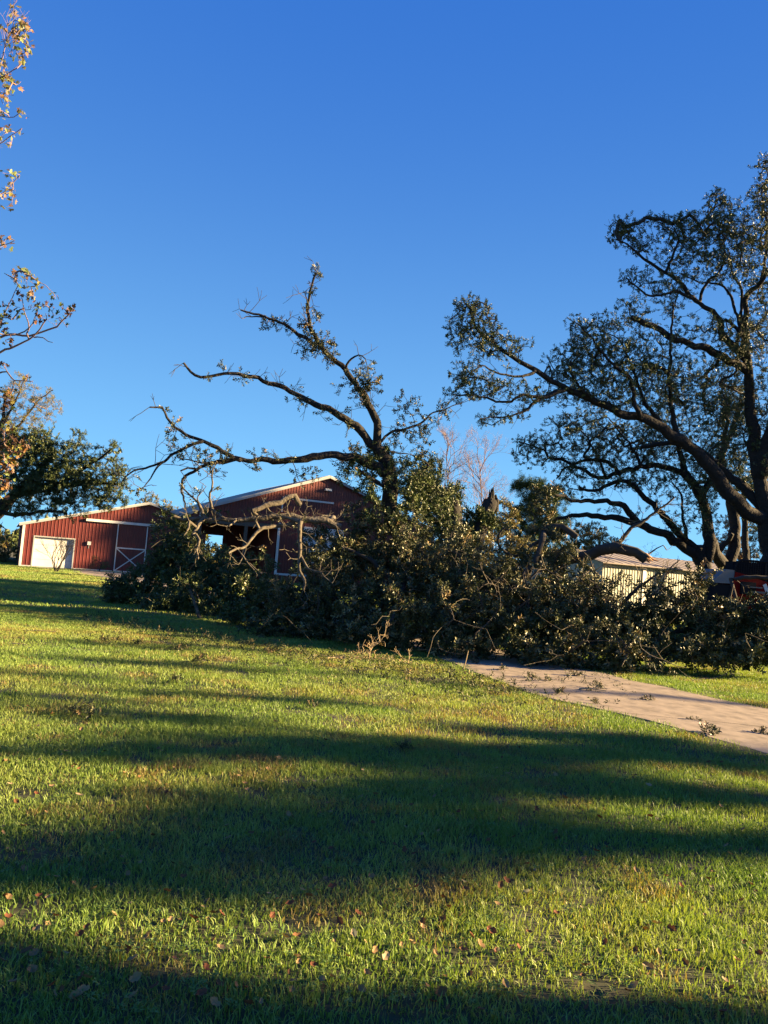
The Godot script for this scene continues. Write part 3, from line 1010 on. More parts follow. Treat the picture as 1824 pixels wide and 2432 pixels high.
func build_fallen_limbs() -> void:
	# pale limbs lying across at the left
	var s := Skel.new()
	limb(s, "limb", RD, 17.2, 17.8, 0.035, 0.085, [60, 580, 150, 620, 400, 605, 650, 620, 900, 605, 1150, 590, 1350, 590, 1600, 620, 1900, 700])
	limb(s, "limb", RD, 18.2, 16.6, 0.08, 0.02, [1800, 600, 1490, 610, 1330, 650, 1100, 720, 940, 790, 830, 910, 750, 930, 650, 990])
	limb(s, "limb", RD, 17.2, 17.6, 0.05, 0.07, [920, 520, 1000, 490, 1130, 440, 1230, 430, 1300, 390, 1390, 375, 1440, 450], false)
	limb(s, "branch", RD, 17.3, 17.3, 0.03, 0.05, [950, 630, 960, 560, 935, 520])
	limb(s, "branch", RD, 17.3, 17.4, 0.045, 0.015, [390, 605, 360, 520, 320, 420, 240, 350, 170, 290, 150, 250])
	limb(s, "branch", RD, 17.3, 17.2, 0.015, 0.006, [320, 420, 330, 360, 400, 240, 330, 195])
	limb(s, "branch", RD, 17.4, 17.6, 0.045, 0.014, [600, 605, 540, 560, 470, 490, 450, 400, 465, 270, 470, 150, 490, 60])
	limb(s, "branch", RD, 17.2, 16.8, 0.045, 0.014, [350, 640, 300, 720, 275, 800, 310, 790, 350, 840, 340, 900, 315, 960, 320, 1060])
	limb(s, "branch", RD, 16.8, 16.5, 0.02, 0.006, [760, 945, 820, 1010, 880, 1080, 930, 1150, 960, 1220, 950, 1250])
	limb(s, "branch", RD, 16.7, 16.5, 0.014, 0.005, [890, 1095, 950, 1150, 1000, 1200, 1080, 1215])
	limb(s, "branch", RD, 17.4, 17.0, 0.03, 0.01, [740, 620, 690, 670, 640, 695])
	limb(s, "branch", RD, 17.4, 17.2, 0.02, 0.008, [1100, 520, 1130, 550, 1200, 570])
	limb(s, "branch", RD, 17.0, 16.8, 0.03, 0.01, [230, 640, 220, 720, 165, 800])
	limb(s, "branch", RD, 16.6, 16.2, 0.06, 0.028, [1450, 640, 1445, 850, 1440, 1050, 1440, 1180, 1475, 1290, 1470, 1400])
	limb(s, "branch", RD, 16.5, 15.8, 0.03, 0.01, [1442, 1000, 1475, 1070, 1515, 1150, 1590, 1165, 1650, 1185, 1720, 1240, 1790, 1310])
	limb(s, "branch", RD, 16.5, 16.3, 0.015, 0.008, [1440, 980, 1390, 970, 1350, 935])
	many(s, RD, 17.4, [[700, 590, 100, 40, 0, 1], [850, 580, 60, 40], [1300, 600, 100, 40, 0, 1], [330, 320, 50, 60, 0, 1.2], [500, 310, 60, 60, 0, 0.8], [230, 640, 70, 50, 0, 1.2], [1440, 720, 60, 90, -0.4, 1], [1400, 1200, 80, 100, -0.8, 0.7], [1080, 960, 90, 60, -0.3, 0.8], [1120, 660, 120, 60, 0.3, 0.6]], 65.0, 2, "fallen", 0.85, 0.8)
	bare_twigs(s, 90, 0.09, 0.35)
	var o := thing("fallen_limb", "pale lichen covered oak limbs lying across in front of the open barn bay", "branch", onground(700, 1440))
	grown(s, o, "pale_bark", sprig, "pale_bark", "leaves")
	# broken limb on the right with torn end
	s = Skel.new()
	limb(s, "limb", RF, 18.5, 17.6, 0.12, 0.13, [-520, 620, -300, 600, -150, 560, 0, 530, 100, 495, 250, 482, 420, 510, 530, 555])
	limb(s, "branch", RF, 17.9, 18.1, 0.05, 0.02, [250, 485, 290, 400, 340, 320, 380, 285, 480, 255, 600, 160, 700, 90, 800, 10])
	limb(s, "branch", RE, 17.8, 17.4, 0.09, 0.07, [780, 660, 800, 600, 860, 550, 930, 530, 1010, 550, 1070, 590, 1115, 640], false)
	limb(s, "branch", RE, 17.2, 16.2, 0.07, 0.03, [790, 650, 765, 740, 720, 850, 660, 940, 610, 1010, 625, 1100, 640, 1150, 640, 1250, 660, 1340, 640, 1400])
	limb(s, "branch", RE, 17.4, 17.0, 0.05, 0.02, [730, 700, 620, 780, 520, 810, 430, 800, 370, 750, 335, 670, 345, 600, 385, 565, 450, 590])
	limb(s, "branch", RE, 16.4, 15.8, 0.03, 0.01, [640, 1160, 560, 1130, 440, 1160, 360, 1140, 250, 1100, 170, 1140])
	limb(s, "branch", RE, 16.4, 16, 0.03, 0.008, [640, 1080, 720, 990, 800, 970, 870, 1000, 900, 1030])
	limb(s, "branch", RE, 16.4, 15.9, 0.035, 0.012, [1320, 1180, 1290, 980, 1220, 1010, 1140, 1060], false)
	limb(s, "branch", RE, 16.2, 15.9, 0.02, 0.008, [1295, 980, 1255, 880, 1245, 850])
	limb(s, "branch", RE, 16.2, 15.9, 0.02, 0.008, [1300, 1000, 1310, 1100, 1370, 1180])
	limb(s, "branch", RF, 16.2, 15.9, 0.05, 0.01, [250, 1050, 330, 960, 420, 880, 500, 800, 620, 730, 720, 680, 810, 590, 820, 560], false)
	limb(s, "branch", RF, 18.2, 18, 0.02, 0.008, [560, 525, 630, 490, 700, 455])
	many(s, RE, 17.2, [[770, 560, 110, 90, 0.6, 1], [900, 640, 150, 100, 0.3, 1.2], [1100, 760, 120, 80, 0.3, 0.8], [450, 640, 80, 90, 0.2, 0.5], [640, 880, 160, 100, 0.2, 0.8], [980, 850, 130, 100, 0.1, 1], [1230, 900, 120, 80, 0, 0.8], [780, 380, 130, 150, 0.8, 0.9], [820, 200, 120, 120, 1, 0.7]], 120.0, 5, "fallen", 1.0, 0.8)
	bare_twigs(s, 90, 0.12, 0.35)
	o = thing("fallen_limb", "broken limb with torn orange end lying across before the cream shed", "branch", onground(1400, 1450))
	grown(s, o, "grey_bark", sprig, "pale_bark", "leaves")
	var tb := MB.new()
	for k in 7:
		var a := rat(RF, 520 + rng.randf_range(-15, 15), 550 + rng.randf_range(-22, 26), 17.6 + rng.randf_range(-0.1, 0.1)) - o.position
		tube(tb, PackedVector3Array([a, a + Vector3(rng.randf_range(0.1, 0.3), rng.randf_range(-0.14, -0.03), rng.randf_range(-0.04, 0.1))]), PackedFloat32Array([0.05, 0.006]), 5, 0.4)
	part("torn_end", tb.mesh(M.torn), o)

func heap(label: String, where: Vector2, depth: float, blobs: Array, bones: Array, dens: float, size := 1.0, bare := 0.03, kind := "fallen") -> void:
	var s := Skel.new()
	for b in bones:
		limb(s, "branch", RP, b[0], b[1], b[2], b[3], b[4], s.pos.size() > 0)
	many(s, RP, depth, blobs, dens, 7, kind, size, 0.9, 0.1, 0.25)
	bare_twigs(s, 40, 0.2, 0.5)
	# leafy sprays that stand out of the heap, and bare twig ends
	for b in blobs:
		for q in (3 if b[0] < 1620 else 0):
			var c := at(b[0] + rng.randf_range(-0.9, 0.9) * b[2], b[1] - b[3] * rng.randf_range(0.5, 1.0), depth + (b[4] if b.size() > 4 else 0.0) + rng.randf_range(-0.7, 0.5))
			var e := c + Vector3(rng.randf_range(-0.5, 0.5), rng.randf_range(0.15, 0.6), rng.randf_range(-0.5, 0.3))
			if c.y < 0.3:
				continue
			limb3(s, "branch", PackedVector3Array([c, c.lerp(e, 0.5) + unit() * 0.06, e]), 0.018, 0.006, true, 0.4)
			for t in 9:
				twig(s, c.lerp(e, rng.randf_range(0.2, 1.05)) + unit() * 0.16, 3, kind, size * 0.9)
	for b in blobs:
		var c := at(b[0], b[1], depth + (b[4] if b.size() > 4 else 0.0) - 0.9)
		var k := depth / F
		for q in int(b[2] * b[3] * k * k * dens * bare * 1.6):
			var d := unit()
			var p := c + Vector3(d.x * b[2] * k * 1.02, d.y * b[3] * k * 1.04, absf(d.z) * 1.1)
			if p.y > 0.05:
				twig(s, p, 0, "fallen")
	var o := thing("fallen_oak_crown", label, "fallen tree", onground(where.x, where.y), 0.0, "crowns of the fallen oaks")
	grown(s, o, "grey_bark", sprig, "pale_bark", "leaves")

func build_heaps() -> void:
	heap("dark heap of fallen oak crown at left before the red barns", Vector2(400, 1470), 21.5,
		[[320, 1405, 75, 38, 1.5], [400, 1360, 70, 80, 1.8], [425, 1290, 55, 60, 2], [480, 1390, 90, 70, 1.2], [560, 1420, 100, 60, 0.5], [640, 1430, 90, 55, 0], [270, 1425, 40, 22, 1.6], [440, 1440, 120, 45, 0], [560, 1370, 60, 40, 1.5], [600, 1465, 90, 35, -2.5, 0.7]],
		[[22, 24, 0.09, 0.02, [620, 1440, 520, 1400, 440, 1320, 420, 1250, 400, 1235]], [22, 23, 0.06, 0.02, [560, 1430, 420, 1420, 300, 1415, 250, 1420]]], 110.0, 1.1, 0.03, "oak")
	heap("tall dark heap of fallen oak crown below the snapped oak", Vector2(850, 1540), 18.0,
		[[740, 1420, 100, 60, 0.5], [800, 1340, 90, 70, 1.5], [880, 1320, 100, 80, 1.8], [960, 1330, 80, 60, 1.6], [760, 1480, 130, 55, -1], [880, 1440, 140, 80, -0.4], [1000, 1400, 120, 80, 0.3], [900, 1510, 150, 40, -2], [1040, 1490, 120, 60, -2], [1040, 1360, 80, 50, 0.8], [640, 1500, 90, 30, -1.2, 0.8], [1090, 1320, 60, 50, 2.5]],
		[[19, 17, 0.13, 0.03, [1040, 1350, 940, 1380, 840, 1400, 740, 1440, 640, 1480]], [18, 16, 0.08, 0.02, [960, 1380, 940, 1450, 900, 1520]], [19, 19, 0.1, 0.03, [940, 1390, 880, 1330, 820, 1300]]], 115.0, 1.02)
	heap("bulky heap of fallen oak crown beside the concrete drive in the middle", Vector2(1250, 1590), 17.0,
		[[1090, 1440, 90, 90, -0.6], [1160, 1420, 110, 80, 0], [1060, 1340, 60, 40, 0.5, 0.7], [1260, 1420, 110, 80, 0], [1200, 1510, 140, 70, -1.2], [1330, 1500, 120, 80, -1], [1340, 1400, 90, 60, 0.8, 0.8], [1090, 1530, 90, 40, -1.6], [1300, 1560, 110, 38, -2], [1420, 1470, 90, 70, -0.4]],
		[[18, 16, 0.14, 0.03, [1420, 1450, 1300, 1440, 1180, 1450, 1080, 1480]], [17, 15, 0.08, 0.02, [1240, 1440, 1260, 1500, 1240, 1560]], [17, 16.5, 0.07, 0.02, [1130, 1450, 1110, 1390, 1090, 1350]]], 120.0, 0.98, 0.05)
	heap("leafy heap of fallen oak crown at the right edge before the red vehicle", Vector2(1650, 1600), 16.0,
		[[1480, 1490, 90, 66, 0], [1580, 1490, 100, 70, 0], [1680, 1490, 100, 78, 0], [1780, 1488, 90, 78, 0], [1860, 1486, 90, 80, 0], [1500, 1570, 110, 40, -1.2], [1640, 1560, 110, 45, -1], [1760, 1550, 110, 45, -0.8], [1860, 1550, 90, 45, -0.8], [1600, 1430, 60, 20, 0.4, 0.7]],
		[[17, 16, 0.13, 0.03, [1900, 1480, 1760, 1480, 1640, 1490, 1500, 1530]], [16.5, 15.5, 0.06, 0.02, [1640, 1490, 1600, 1540, 1560, 1580]], [17.2, 17, 0.04, 0.05, [1735, 1374, 1770, 1369, 1800, 1373, 1860, 1376]], [16.5, 16.3, 0.06, 0.02, [1700, 1480, 1730, 1430, 1740, 1390]]], 125.0, 0.98)

func build_snags() -> void:
	# two broken standing trunks behind the heaps
	var s := Skel.new()
	limb(s, "trunk", RE, 22, 22.5, 0.3, 0.19, [20, 1000, 60, 850, 110, 690, 160, 560, 210, 430, 250, 350, 266, 315], true, 0.6)
	limb(s, "splintered_top", RE, 22.5, 22.5, 0.185, 0.02, [262, 330, 275, 280, 288, 220, 294, 160], false, 0.6)
	limb(s, "splintered_top", RE, 22.4, 22.4, 0.13, 0.02, [225, 340, 222, 300, 215, 270], false, 0.4)
	limb(s, "splintered_top", RE, 22.5, 22.5, 0.11, 0.02, [318, 330, 325, 270, 322, 225], false, 0.4)
	many(s, RE, 22.2, [[90, 480, 90, 120, 0, 1], [60, 650, 90, 120, -0.2, 1], [170, 420, 70, 100, -0.2, 1], [250, 480, 70, 120, -0.1, 0.9], [0, 820, 110, 110, 0, 0.9], [330, 600, 70, 90, 0.3, 0.6]], 150.0, 6, "oak", 1.0, 0.8)
	var o := thing("broken_trunk", "ivy clad broken trunk with a jagged splintered top", "tree", onground(1110, 1405))
	grown(s, o, "bark", sprig, "bark", "ivy")
	var sp := MB.new()
	for k in 11:
		var a := rat(RE, 222 + k * 11, 285 + rng.randf_range(-8, 26), 22.5 + rng.randf_range(-0.15, 0.15)) - o.position
		var h := 0.06 + 0.34 * exp(-pow((k - 4.0) / 2.4, 2.0)) * rng.randf_range(0.5, 1.1)
		tube(sp, PackedVector3Array([a - Vector3(0, 0.35, 0), a, a + Vector3(rng.randf_range(-0.05, 0.09), h, 0)]), PackedFloat32Array([0.09, 0.06, 0.006]), 5, 0.35)
	part("splinters", sp.mesh(M.bark), o)
	s = Skel.new()
	limb(s, "trunk", RC, 23, 23, 0.3, 0.27, [120, 2010, 118, 1900, 108, 1790, 100, 1700], true, 0.6)
	many(s, RC, 23, [[30, 1740, 70, 110, 0, 1], [110, 1660, 70, 70, 0, 1], [60, 1880, 80, 100, -0.3, 0.8], [0, 1580, 60, 100, 0, 1.0], [-60, 1650, 70, 120, 0, 1.1]], 150.0, 6, "oak", 1.0, 0.8)
	o = thing("broken_trunk", "short dark leafy broken trunk left of the splintered one", "tree", onground(1078, 1405))
	grown(s, o, "bark", sprig, "bark", "ivy")

func build_oaks() -> void:
	var s := Skel.new()
	s.tip = 0.0062
	limb(s, "trunk", RC, 26, 26, 0.64, 0.4, [1668, 2120, 1658, 2000, 1640, 1860, 1612, 1750])
	limb(s, "limb", RC, 26, 26, 0.26, 0.13, [1615, 1790, 1580, 1660, 1562, 1560, 1542, 1424, 1536, 1300, 1520, 1180, 1505, 1050, 1500, 950])
	limb(s, "limb", RC, 26, 25, 0.13, 0.05, [1500, 960, 1500, 850, 1505, 780, 1495, 720, 1540, 680, 1580, 640, 1620, 560, 1640, 440])
	limb(s, "limb", RC, 26, 23, 0.27, 0.03, [1610, 1800, 1510, 1735, 1412, 1650, 1330, 1530, 1230, 1430, 1130, 1360, 1030, 1300, 900, 1270, 760, 1200, 640, 1150, 540, 1090, 420, 1020, 330, 960, 250, 900, 200, 830, 185, 770])
	limb(s, "limb", RC, 26.2, 27, 0.18, 0.07, [1600, 1760, 1520, 1660, 1440, 1580, 1370, 1520, 1250, 1430, 1120, 1415, 1000, 1430])
	limb(s, "branch", RC, 24, 23, 0.072, 0.021, [650, 1150, 560, 1190, 440, 1185, 370, 1215, 310, 1210, 230, 1190, 110, 1180])
	limb(s, "branch", RC, 24, 23, 0.065, 0.014, [620, 1165, 520, 1200, 470, 1240, 430, 1265, 340, 1290, 230, 1290])
	limb(s, "branch", RC, 23.8, 23, 0.050, 0.014, [490, 1075, 400, 1095, 300, 1070, 240, 1040, 160, 1110])
	limb(s, "branch", RC, 24.3, 24, 0.072, 0.021, [800, 1215, 720, 1160, 690, 1120, 665, 1060, 670, 1010])
	limb(s, "branch", RC, 24.5, 24, 0.086, 0.021, [1000, 1290, 970, 1200, 950, 1100, 880, 1050, 800, 960, 720, 860])
	limb(s, "branch", RC, 25, 25, 0.086, 0.021, [1130, 1360, 1060, 1270, 1000, 1180, 960, 1050, 900, 920])
	limb(s, "branch", RC, 25.2, 25, 0.094, 0.028, [1180, 1390, 1150, 1250, 1140, 1100, 1140, 950, 1150, 830, 1160, 740])
	limb(s, "limb", RC, 26, 25, 0.15, 0.09, [1510, 1080, 1430, 1020, 1370, 990, 1290, 950, 1150, 915, 1060, 860, 960, 812])
	limb(s, "limb", RC, 26, 25, 0.13, 0.025, [1500, 1010, 1440, 950, 1400, 900, 1370, 810, 1300, 760, 1230, 700, 1170, 630, 1090, 580, 1010, 530, 950, 470, 880, 440])
	limb(s, "branch", RC, 25.6, 25.3, 0.065, 0.021, [1280, 745, 1300, 680, 1330, 630, 1370, 610, 1395, 540, 1400, 430])
	limb(s, "branch", RC, 25.6, 26, 0.065, 0.021, [1460, 960, 1470, 860, 1450, 760, 1420, 690, 1370, 650, 1280, 645, 1190, 600])
	limb(s, "branch", RC, 25.8, 26, 0.072, 0.021, [1490, 900, 1480, 780, 1480, 680, 1440, 600, 1420, 480])
	limb(s, "branch", RC, 25.4, 25, 0.06, 0.02, [1250, 720, 1170, 690, 1090, 710, 1010, 690, 930, 620])
	limb(s, "branch", RC, 25.4, 25, 0.06, 0.02, [1120, 600, 1150, 520, 1180, 440, 1160, 380])
	limb(s, "branch", RC, 25.8, 25.5, 0.07, 0.05, [1480, 900, 1440, 850, 1400, 820])
	limb(s, "branch", RC, 25.8, 25.5, 0.072, 0.021, [1570, 650, 1600, 500, 1600, 350, 1580, 230])
	limb(s, "limb", RC, 26, 24, 0.3, 0.08, [1570, 1560, 1640, 1350, 1700, 1100, 1720, 800, 1700, 500])
	many(s, RC, 23.2, [[190, 770, 75, 50, 0, 1.5], [130, 850, 60, 50, 0, 1], [230, 850, 90, 60, 0, 1.4], [300, 930, 80, 60, 0.2, 1.2], [130, 930, 60, 50, 0, 0.7], [200, 980, 90, 60, 0, 0.7], [380, 1010, 70, 50, 0.3, 0.6], [440, 940, 45, 30, 0.4, 0.6], [150, 1080, 70, 50, 0, 1.1], [230, 1130, 110, 50, 0, 1.2], [150, 1180, 80, 40, 0, 0.9], [360, 1160, 100, 50, 0.3, 0.8], [480, 1180, 80, 50, 0.5, 0.5], [290, 1290, 90, 35, 0.2, 0.8], [430, 1260, 70, 40, 0.4, 0.4]], 190.0, 2, "oak", 0.8, 1.0, 0.2, 0.3, 1.3)
	many(s, RC, 24.5, [[620, 1060, 90, 70, 0, 1.2], [700, 840, 50, 40, 0, 0.9], [740, 920, 80, 80, 0, 1], [820, 960, 120, 100, 0.3, 0.9], [860, 830, 70, 40, 0.2, 0.9], [970, 770, 70, 50, 0.5, 0.9], [700, 1010, 90, 80, 0, 0.9], [920, 1040, 150, 100, 0.3, 0.9], [760, 1130, 140, 80, 0, 1.1], [1030, 1000, 120, 100, 0.6, 0.6], [1050, 1150, 140, 100, 0.6, 1.1], [1180, 1080, 120, 100, 0.8, 0.7], [1000, 880, 100, 60, 0.5, 0.6], [870, 1180, 120, 70, 0, 1.2], [600, 1190, 90, 50, -0.2, 0.8]], 170.0, 2, "oak", 0.8, 1.0, 0.2, 0.3, 1.35)
	many(s, RC, 25.4, [[930, 380, 65, 45, 0, 1.2], [900, 430, 60, 45, 0, 1.2], [990, 450, 75, 60, 0, 1.2], [1090, 360, 60, 40, 0, 1], [1180, 350, 90, 45, 0, 1.2], [1200, 430, 110, 60, 0, 1.1], [1290, 400, 90, 70, 0, 1.2], [1360, 280, 60, 65, 0, 1.4], [1420, 340, 80, 80, 0, 1.1], [1400, 430, 110, 90, 0, 1.1], [1490, 470, 110, 110, 0, 0.8], [1180, 540, 140, 60, 0, 0.8], [960, 620, 70, 35, 0, 1], [1070, 650, 100, 50, 0, 0.8], [1180, 640, 100, 50, 0, 0.8], [1310, 560, 110, 70, 0, 0.9], [1430, 580, 110, 80, 0, 0.9], [1150, 740, 60, 70, 0, 1], [1560, 380, 70, 130, 0, 0.9], [1580, 240, 60, 60, 0, 1.3], [1610, 80, 60, 40, -0.5, 1.3], [1590, 150, 40, 30, -0.5, 0.8], [1540, 640, 100, 100, 0, 0.6], [1590, 830, 80, 120, 0, 0.9], [1450, 900, 110, 70, 0, 1.1], [1340, 860, 90, 60, 0, 0.6], [1220, 890, 90, 40, 0, 0.8], [1430, 990, 100, 60, 0, 1], [1660, 300, 90, 200, 0, 0.8], [1720, 600, 100, 200, -1, 0.8]], 150.0, 2, "oak", 0.8, 1.0, 0.2, 0.3, 1.35)
	many(s, RC, 26.3, [[1330, 1080, 130, 80, 0, 0.6], [1250, 1210, 140, 90, 0, 1.1], [1430, 1150, 90, 130, 0.8, 0.7], [1600, 1100, 70, 160, -0.5, 0.9], [1600, 1350, 60, 200, -0.5, 0.9], [1450, 1350, 110, 130, 0.6, 0.9], [1380, 1280, 100, 90, 0.4, 0.9], [1320, 1480, 80, 60, 0.4, 0.8], [1560, 900, 70, 80, 0, 0.8]], 150.0, 2, "oak", 0.8, 1.0, 0.2, 0.3, 1.35)
	bare_twigs(s, 200, 0.12, 0.6)
	var o := thing("live_oak", "huge spreading oak at right edge whose thickest trunk stands behind vehicle", "tree", onground(1823, 1440))
	grown(s, o, "bark", sprig, "grey_bark")

	s = Skel.new()
	s.tip = 0.0068
	limb(s, "trunk", RC, 33, 33, 0.34, 0.32, [1312, 2130, 1305, 2050, 1290, 1960, 1265, 1915], true, 0.7)
	limb(s, "limb", RC, 33, 31, 0.24, 0.07, [1270, 1950, 1180, 1890, 1080, 1830, 960, 1790, 860, 1765, 740, 1755, 640, 1765, 560, 1785])
	limb(s, "limb", RC, 33, 31, 0.19, 0.05, [1270, 1920, 1190, 1850, 1110, 1760, 1040, 1690, 980, 1630, 940, 1600, 870, 1600, 780, 1640, 700, 1620])
	limb(s, "limb", RC, 32.2, 30.5, 0.15, 0.05, [990, 1800, 940, 1740, 900, 1705, 820, 1690, 700, 1690, 640, 1670, 580, 1655])
	limb(s, "limb", RC, 33, 33, 0.28, 0.16, [1320, 1960, 1330, 1880, 1320, 1800, 1290, 1690, 1250, 1610, 1205, 1540])
	limb(s, "limb", RC, 33, 31.5, 0.15, 0.05, [1240, 1600, 1180, 1540, 1060, 1522, 960, 1535, 880, 1560, 800, 1580, 720, 1540, 640, 1500, 560, 1480])
	limb(s, "limb", RC, 33, 33, 0.15, 0.04, [1215, 1550, 1190, 1450, 1160, 1300, 1120, 1150])
	limb(s, "branch", RC, 32.5, 31.8, 0.1, 0.03, [900, 1560, 840, 1500, 760, 1490, 660, 1520, 600, 1580])
	limb(s, "branch", RC, 32.5, 32, 0.08, 0.03, [1220, 1870, 1200, 1740, 1190, 1660, 1150, 1600])
	limb(s, "branch", RC, 33, 33, 0.16, 0.06, [1290, 1690, 1330, 1600, 1380, 1500, 1400, 1380, 1420, 1250])
	limb(s, "branch", RC, 32, 31.5, 0.07, 0.02, [830, 1570, 780, 1450, 740, 1380, 690, 1330])
	limb(s, "branch", RC, 32, 31.5, 0.07, 0.02, [1000, 1525, 960, 1430, 900, 1360, 850, 1290])
	many(s, RC, 31.8, [[470, 1400, 70, 40, 0, 0.8], [470, 1480, 80, 50, 0, 0.8], [570, 1450, 90, 60, 0, 0.8], [600, 1340, 70, 50, 0, 0.9], [700, 1310, 80, 50, 0, 0.9], [720, 1410, 110, 70, 0, 0.9], [820, 1330, 120, 80, 0.3, 0.9], [640, 1530, 80, 40, 0, 1], [780, 1500, 100, 50, 0, 0.9], [900, 1430, 140, 80, 0.5, 1], [1050, 1380, 130, 80, 0.8, 1], [1060, 1480, 120, 60, 0.8, 1], [900, 1580, 100, 45, 0, 0.9], [740, 1590, 90, 45, -0.3, 0.8], [1000, 1590, 110, 40, 0.4, 0.8], [640, 1650, 60, 25, -0.4, 0.8], [800, 1660, 80, 20, 0, 0.4], [1130, 1590, 90, 70, 1, 0.7], [1200, 1430, 120, 110, 1.2, 1], [1120, 1280, 110, 90, 1, 0.9], [1290, 1660, 70, 100, 0.7, 1.2], [1310, 1780, 40, 60, 0.6, 1.1], [1180, 1800, 70, 60, 0.5, 0.6], [1340, 1540, 90, 70, 1, 0.7], [1390, 1420, 90, 100, 1.2, 0.8], [1410, 1240, 90, 110, 1.2, 0.7], [1060, 1700, 100, 50, 0.4, 0.25], [900, 1740, 100, 30, 0, 0.3]], 120.0, 2, "oak", 0.9, 1.0, 0.2, 0.3, 1.4)
	bare_twigs(s, 160, 0.16, 0.7)
	o = thing("live_oak", "many stemmed oak with long low limbs arching left above the cream shed", "tree", onground(1676, 1430))
	grown(s, o, "bark", sprig, "grey_bark")

	s = Skel.new()
	limb(s, "trunk", RC, 38, 38, 0.3, 0.24, [1400, 2060, 1410, 2000, 1440, 1950, 1448, 1850, 1442, 1740, 1420, 1640], true, 0.6)
	limb(s, "limb", RC, 38, 37, 0.3, 0.26, [1410, 2010, 1370, 1960, 1340, 1880], true, 0.5)
	limb(s, "limb", RC, 38, 37, 0.2, 0.08, [1420, 1650, 1390, 1560, 1400, 1450, 1440, 1340, 1480, 1200])
	limb(s, "limb", RC, 38, 37.5, 0.2, 0.1, [1360, 1940, 1420, 1880, 1440, 1850])
	limb(s, "limb", RC, 38, 37, 0.2, 0.05, [1430, 1680, 1360, 1620, 1290, 1600, 1240, 1630])
	many(s, RC, 37.5, [[1440, 1500, 100, 90, 0, 0.8], [1400, 1620, 80, 60, 0, 0.8], [1500, 1600, 80, 90, 0, 0.8], [1470, 1330, 110, 110, 0, 0.8], [1300, 1600, 80, 50, 0, 0.6], [1480, 1200, 90, 90, 0, 0.7]], 45.0, 6, "oak", 1.1, 1.0)
	o = thing("live_oak", "straight dark oak trunk with a V fork between its two larger neighbours", "tree", onground(1725, 1420))
	grown(s, o, "bark", sprig, "grey_bark")
	s = Skel.new()
	limb(s, "trunk", RC, 42, 42, 0.19, 0.15, [1508, 2050, 1505, 1960, 1500, 1860, 1498, 1760, 1490, 1600], true, 0.6)
	many(s, RC, 42, [[1500, 1650, 90, 90, 0, 0.8], [1540, 1560, 90, 90, 0, 0.8], [1520, 1790, 60, 60, 0, 0.4]], 45.0, 6, "oak", 1.1, 1.0)
	o = thing("oak_tree", "slimmer dark trunk farther back just above the vehicle's cage", "tree", onground(1772, 1420))
	grown(s, o, "bark", sprig, "grey_bark")

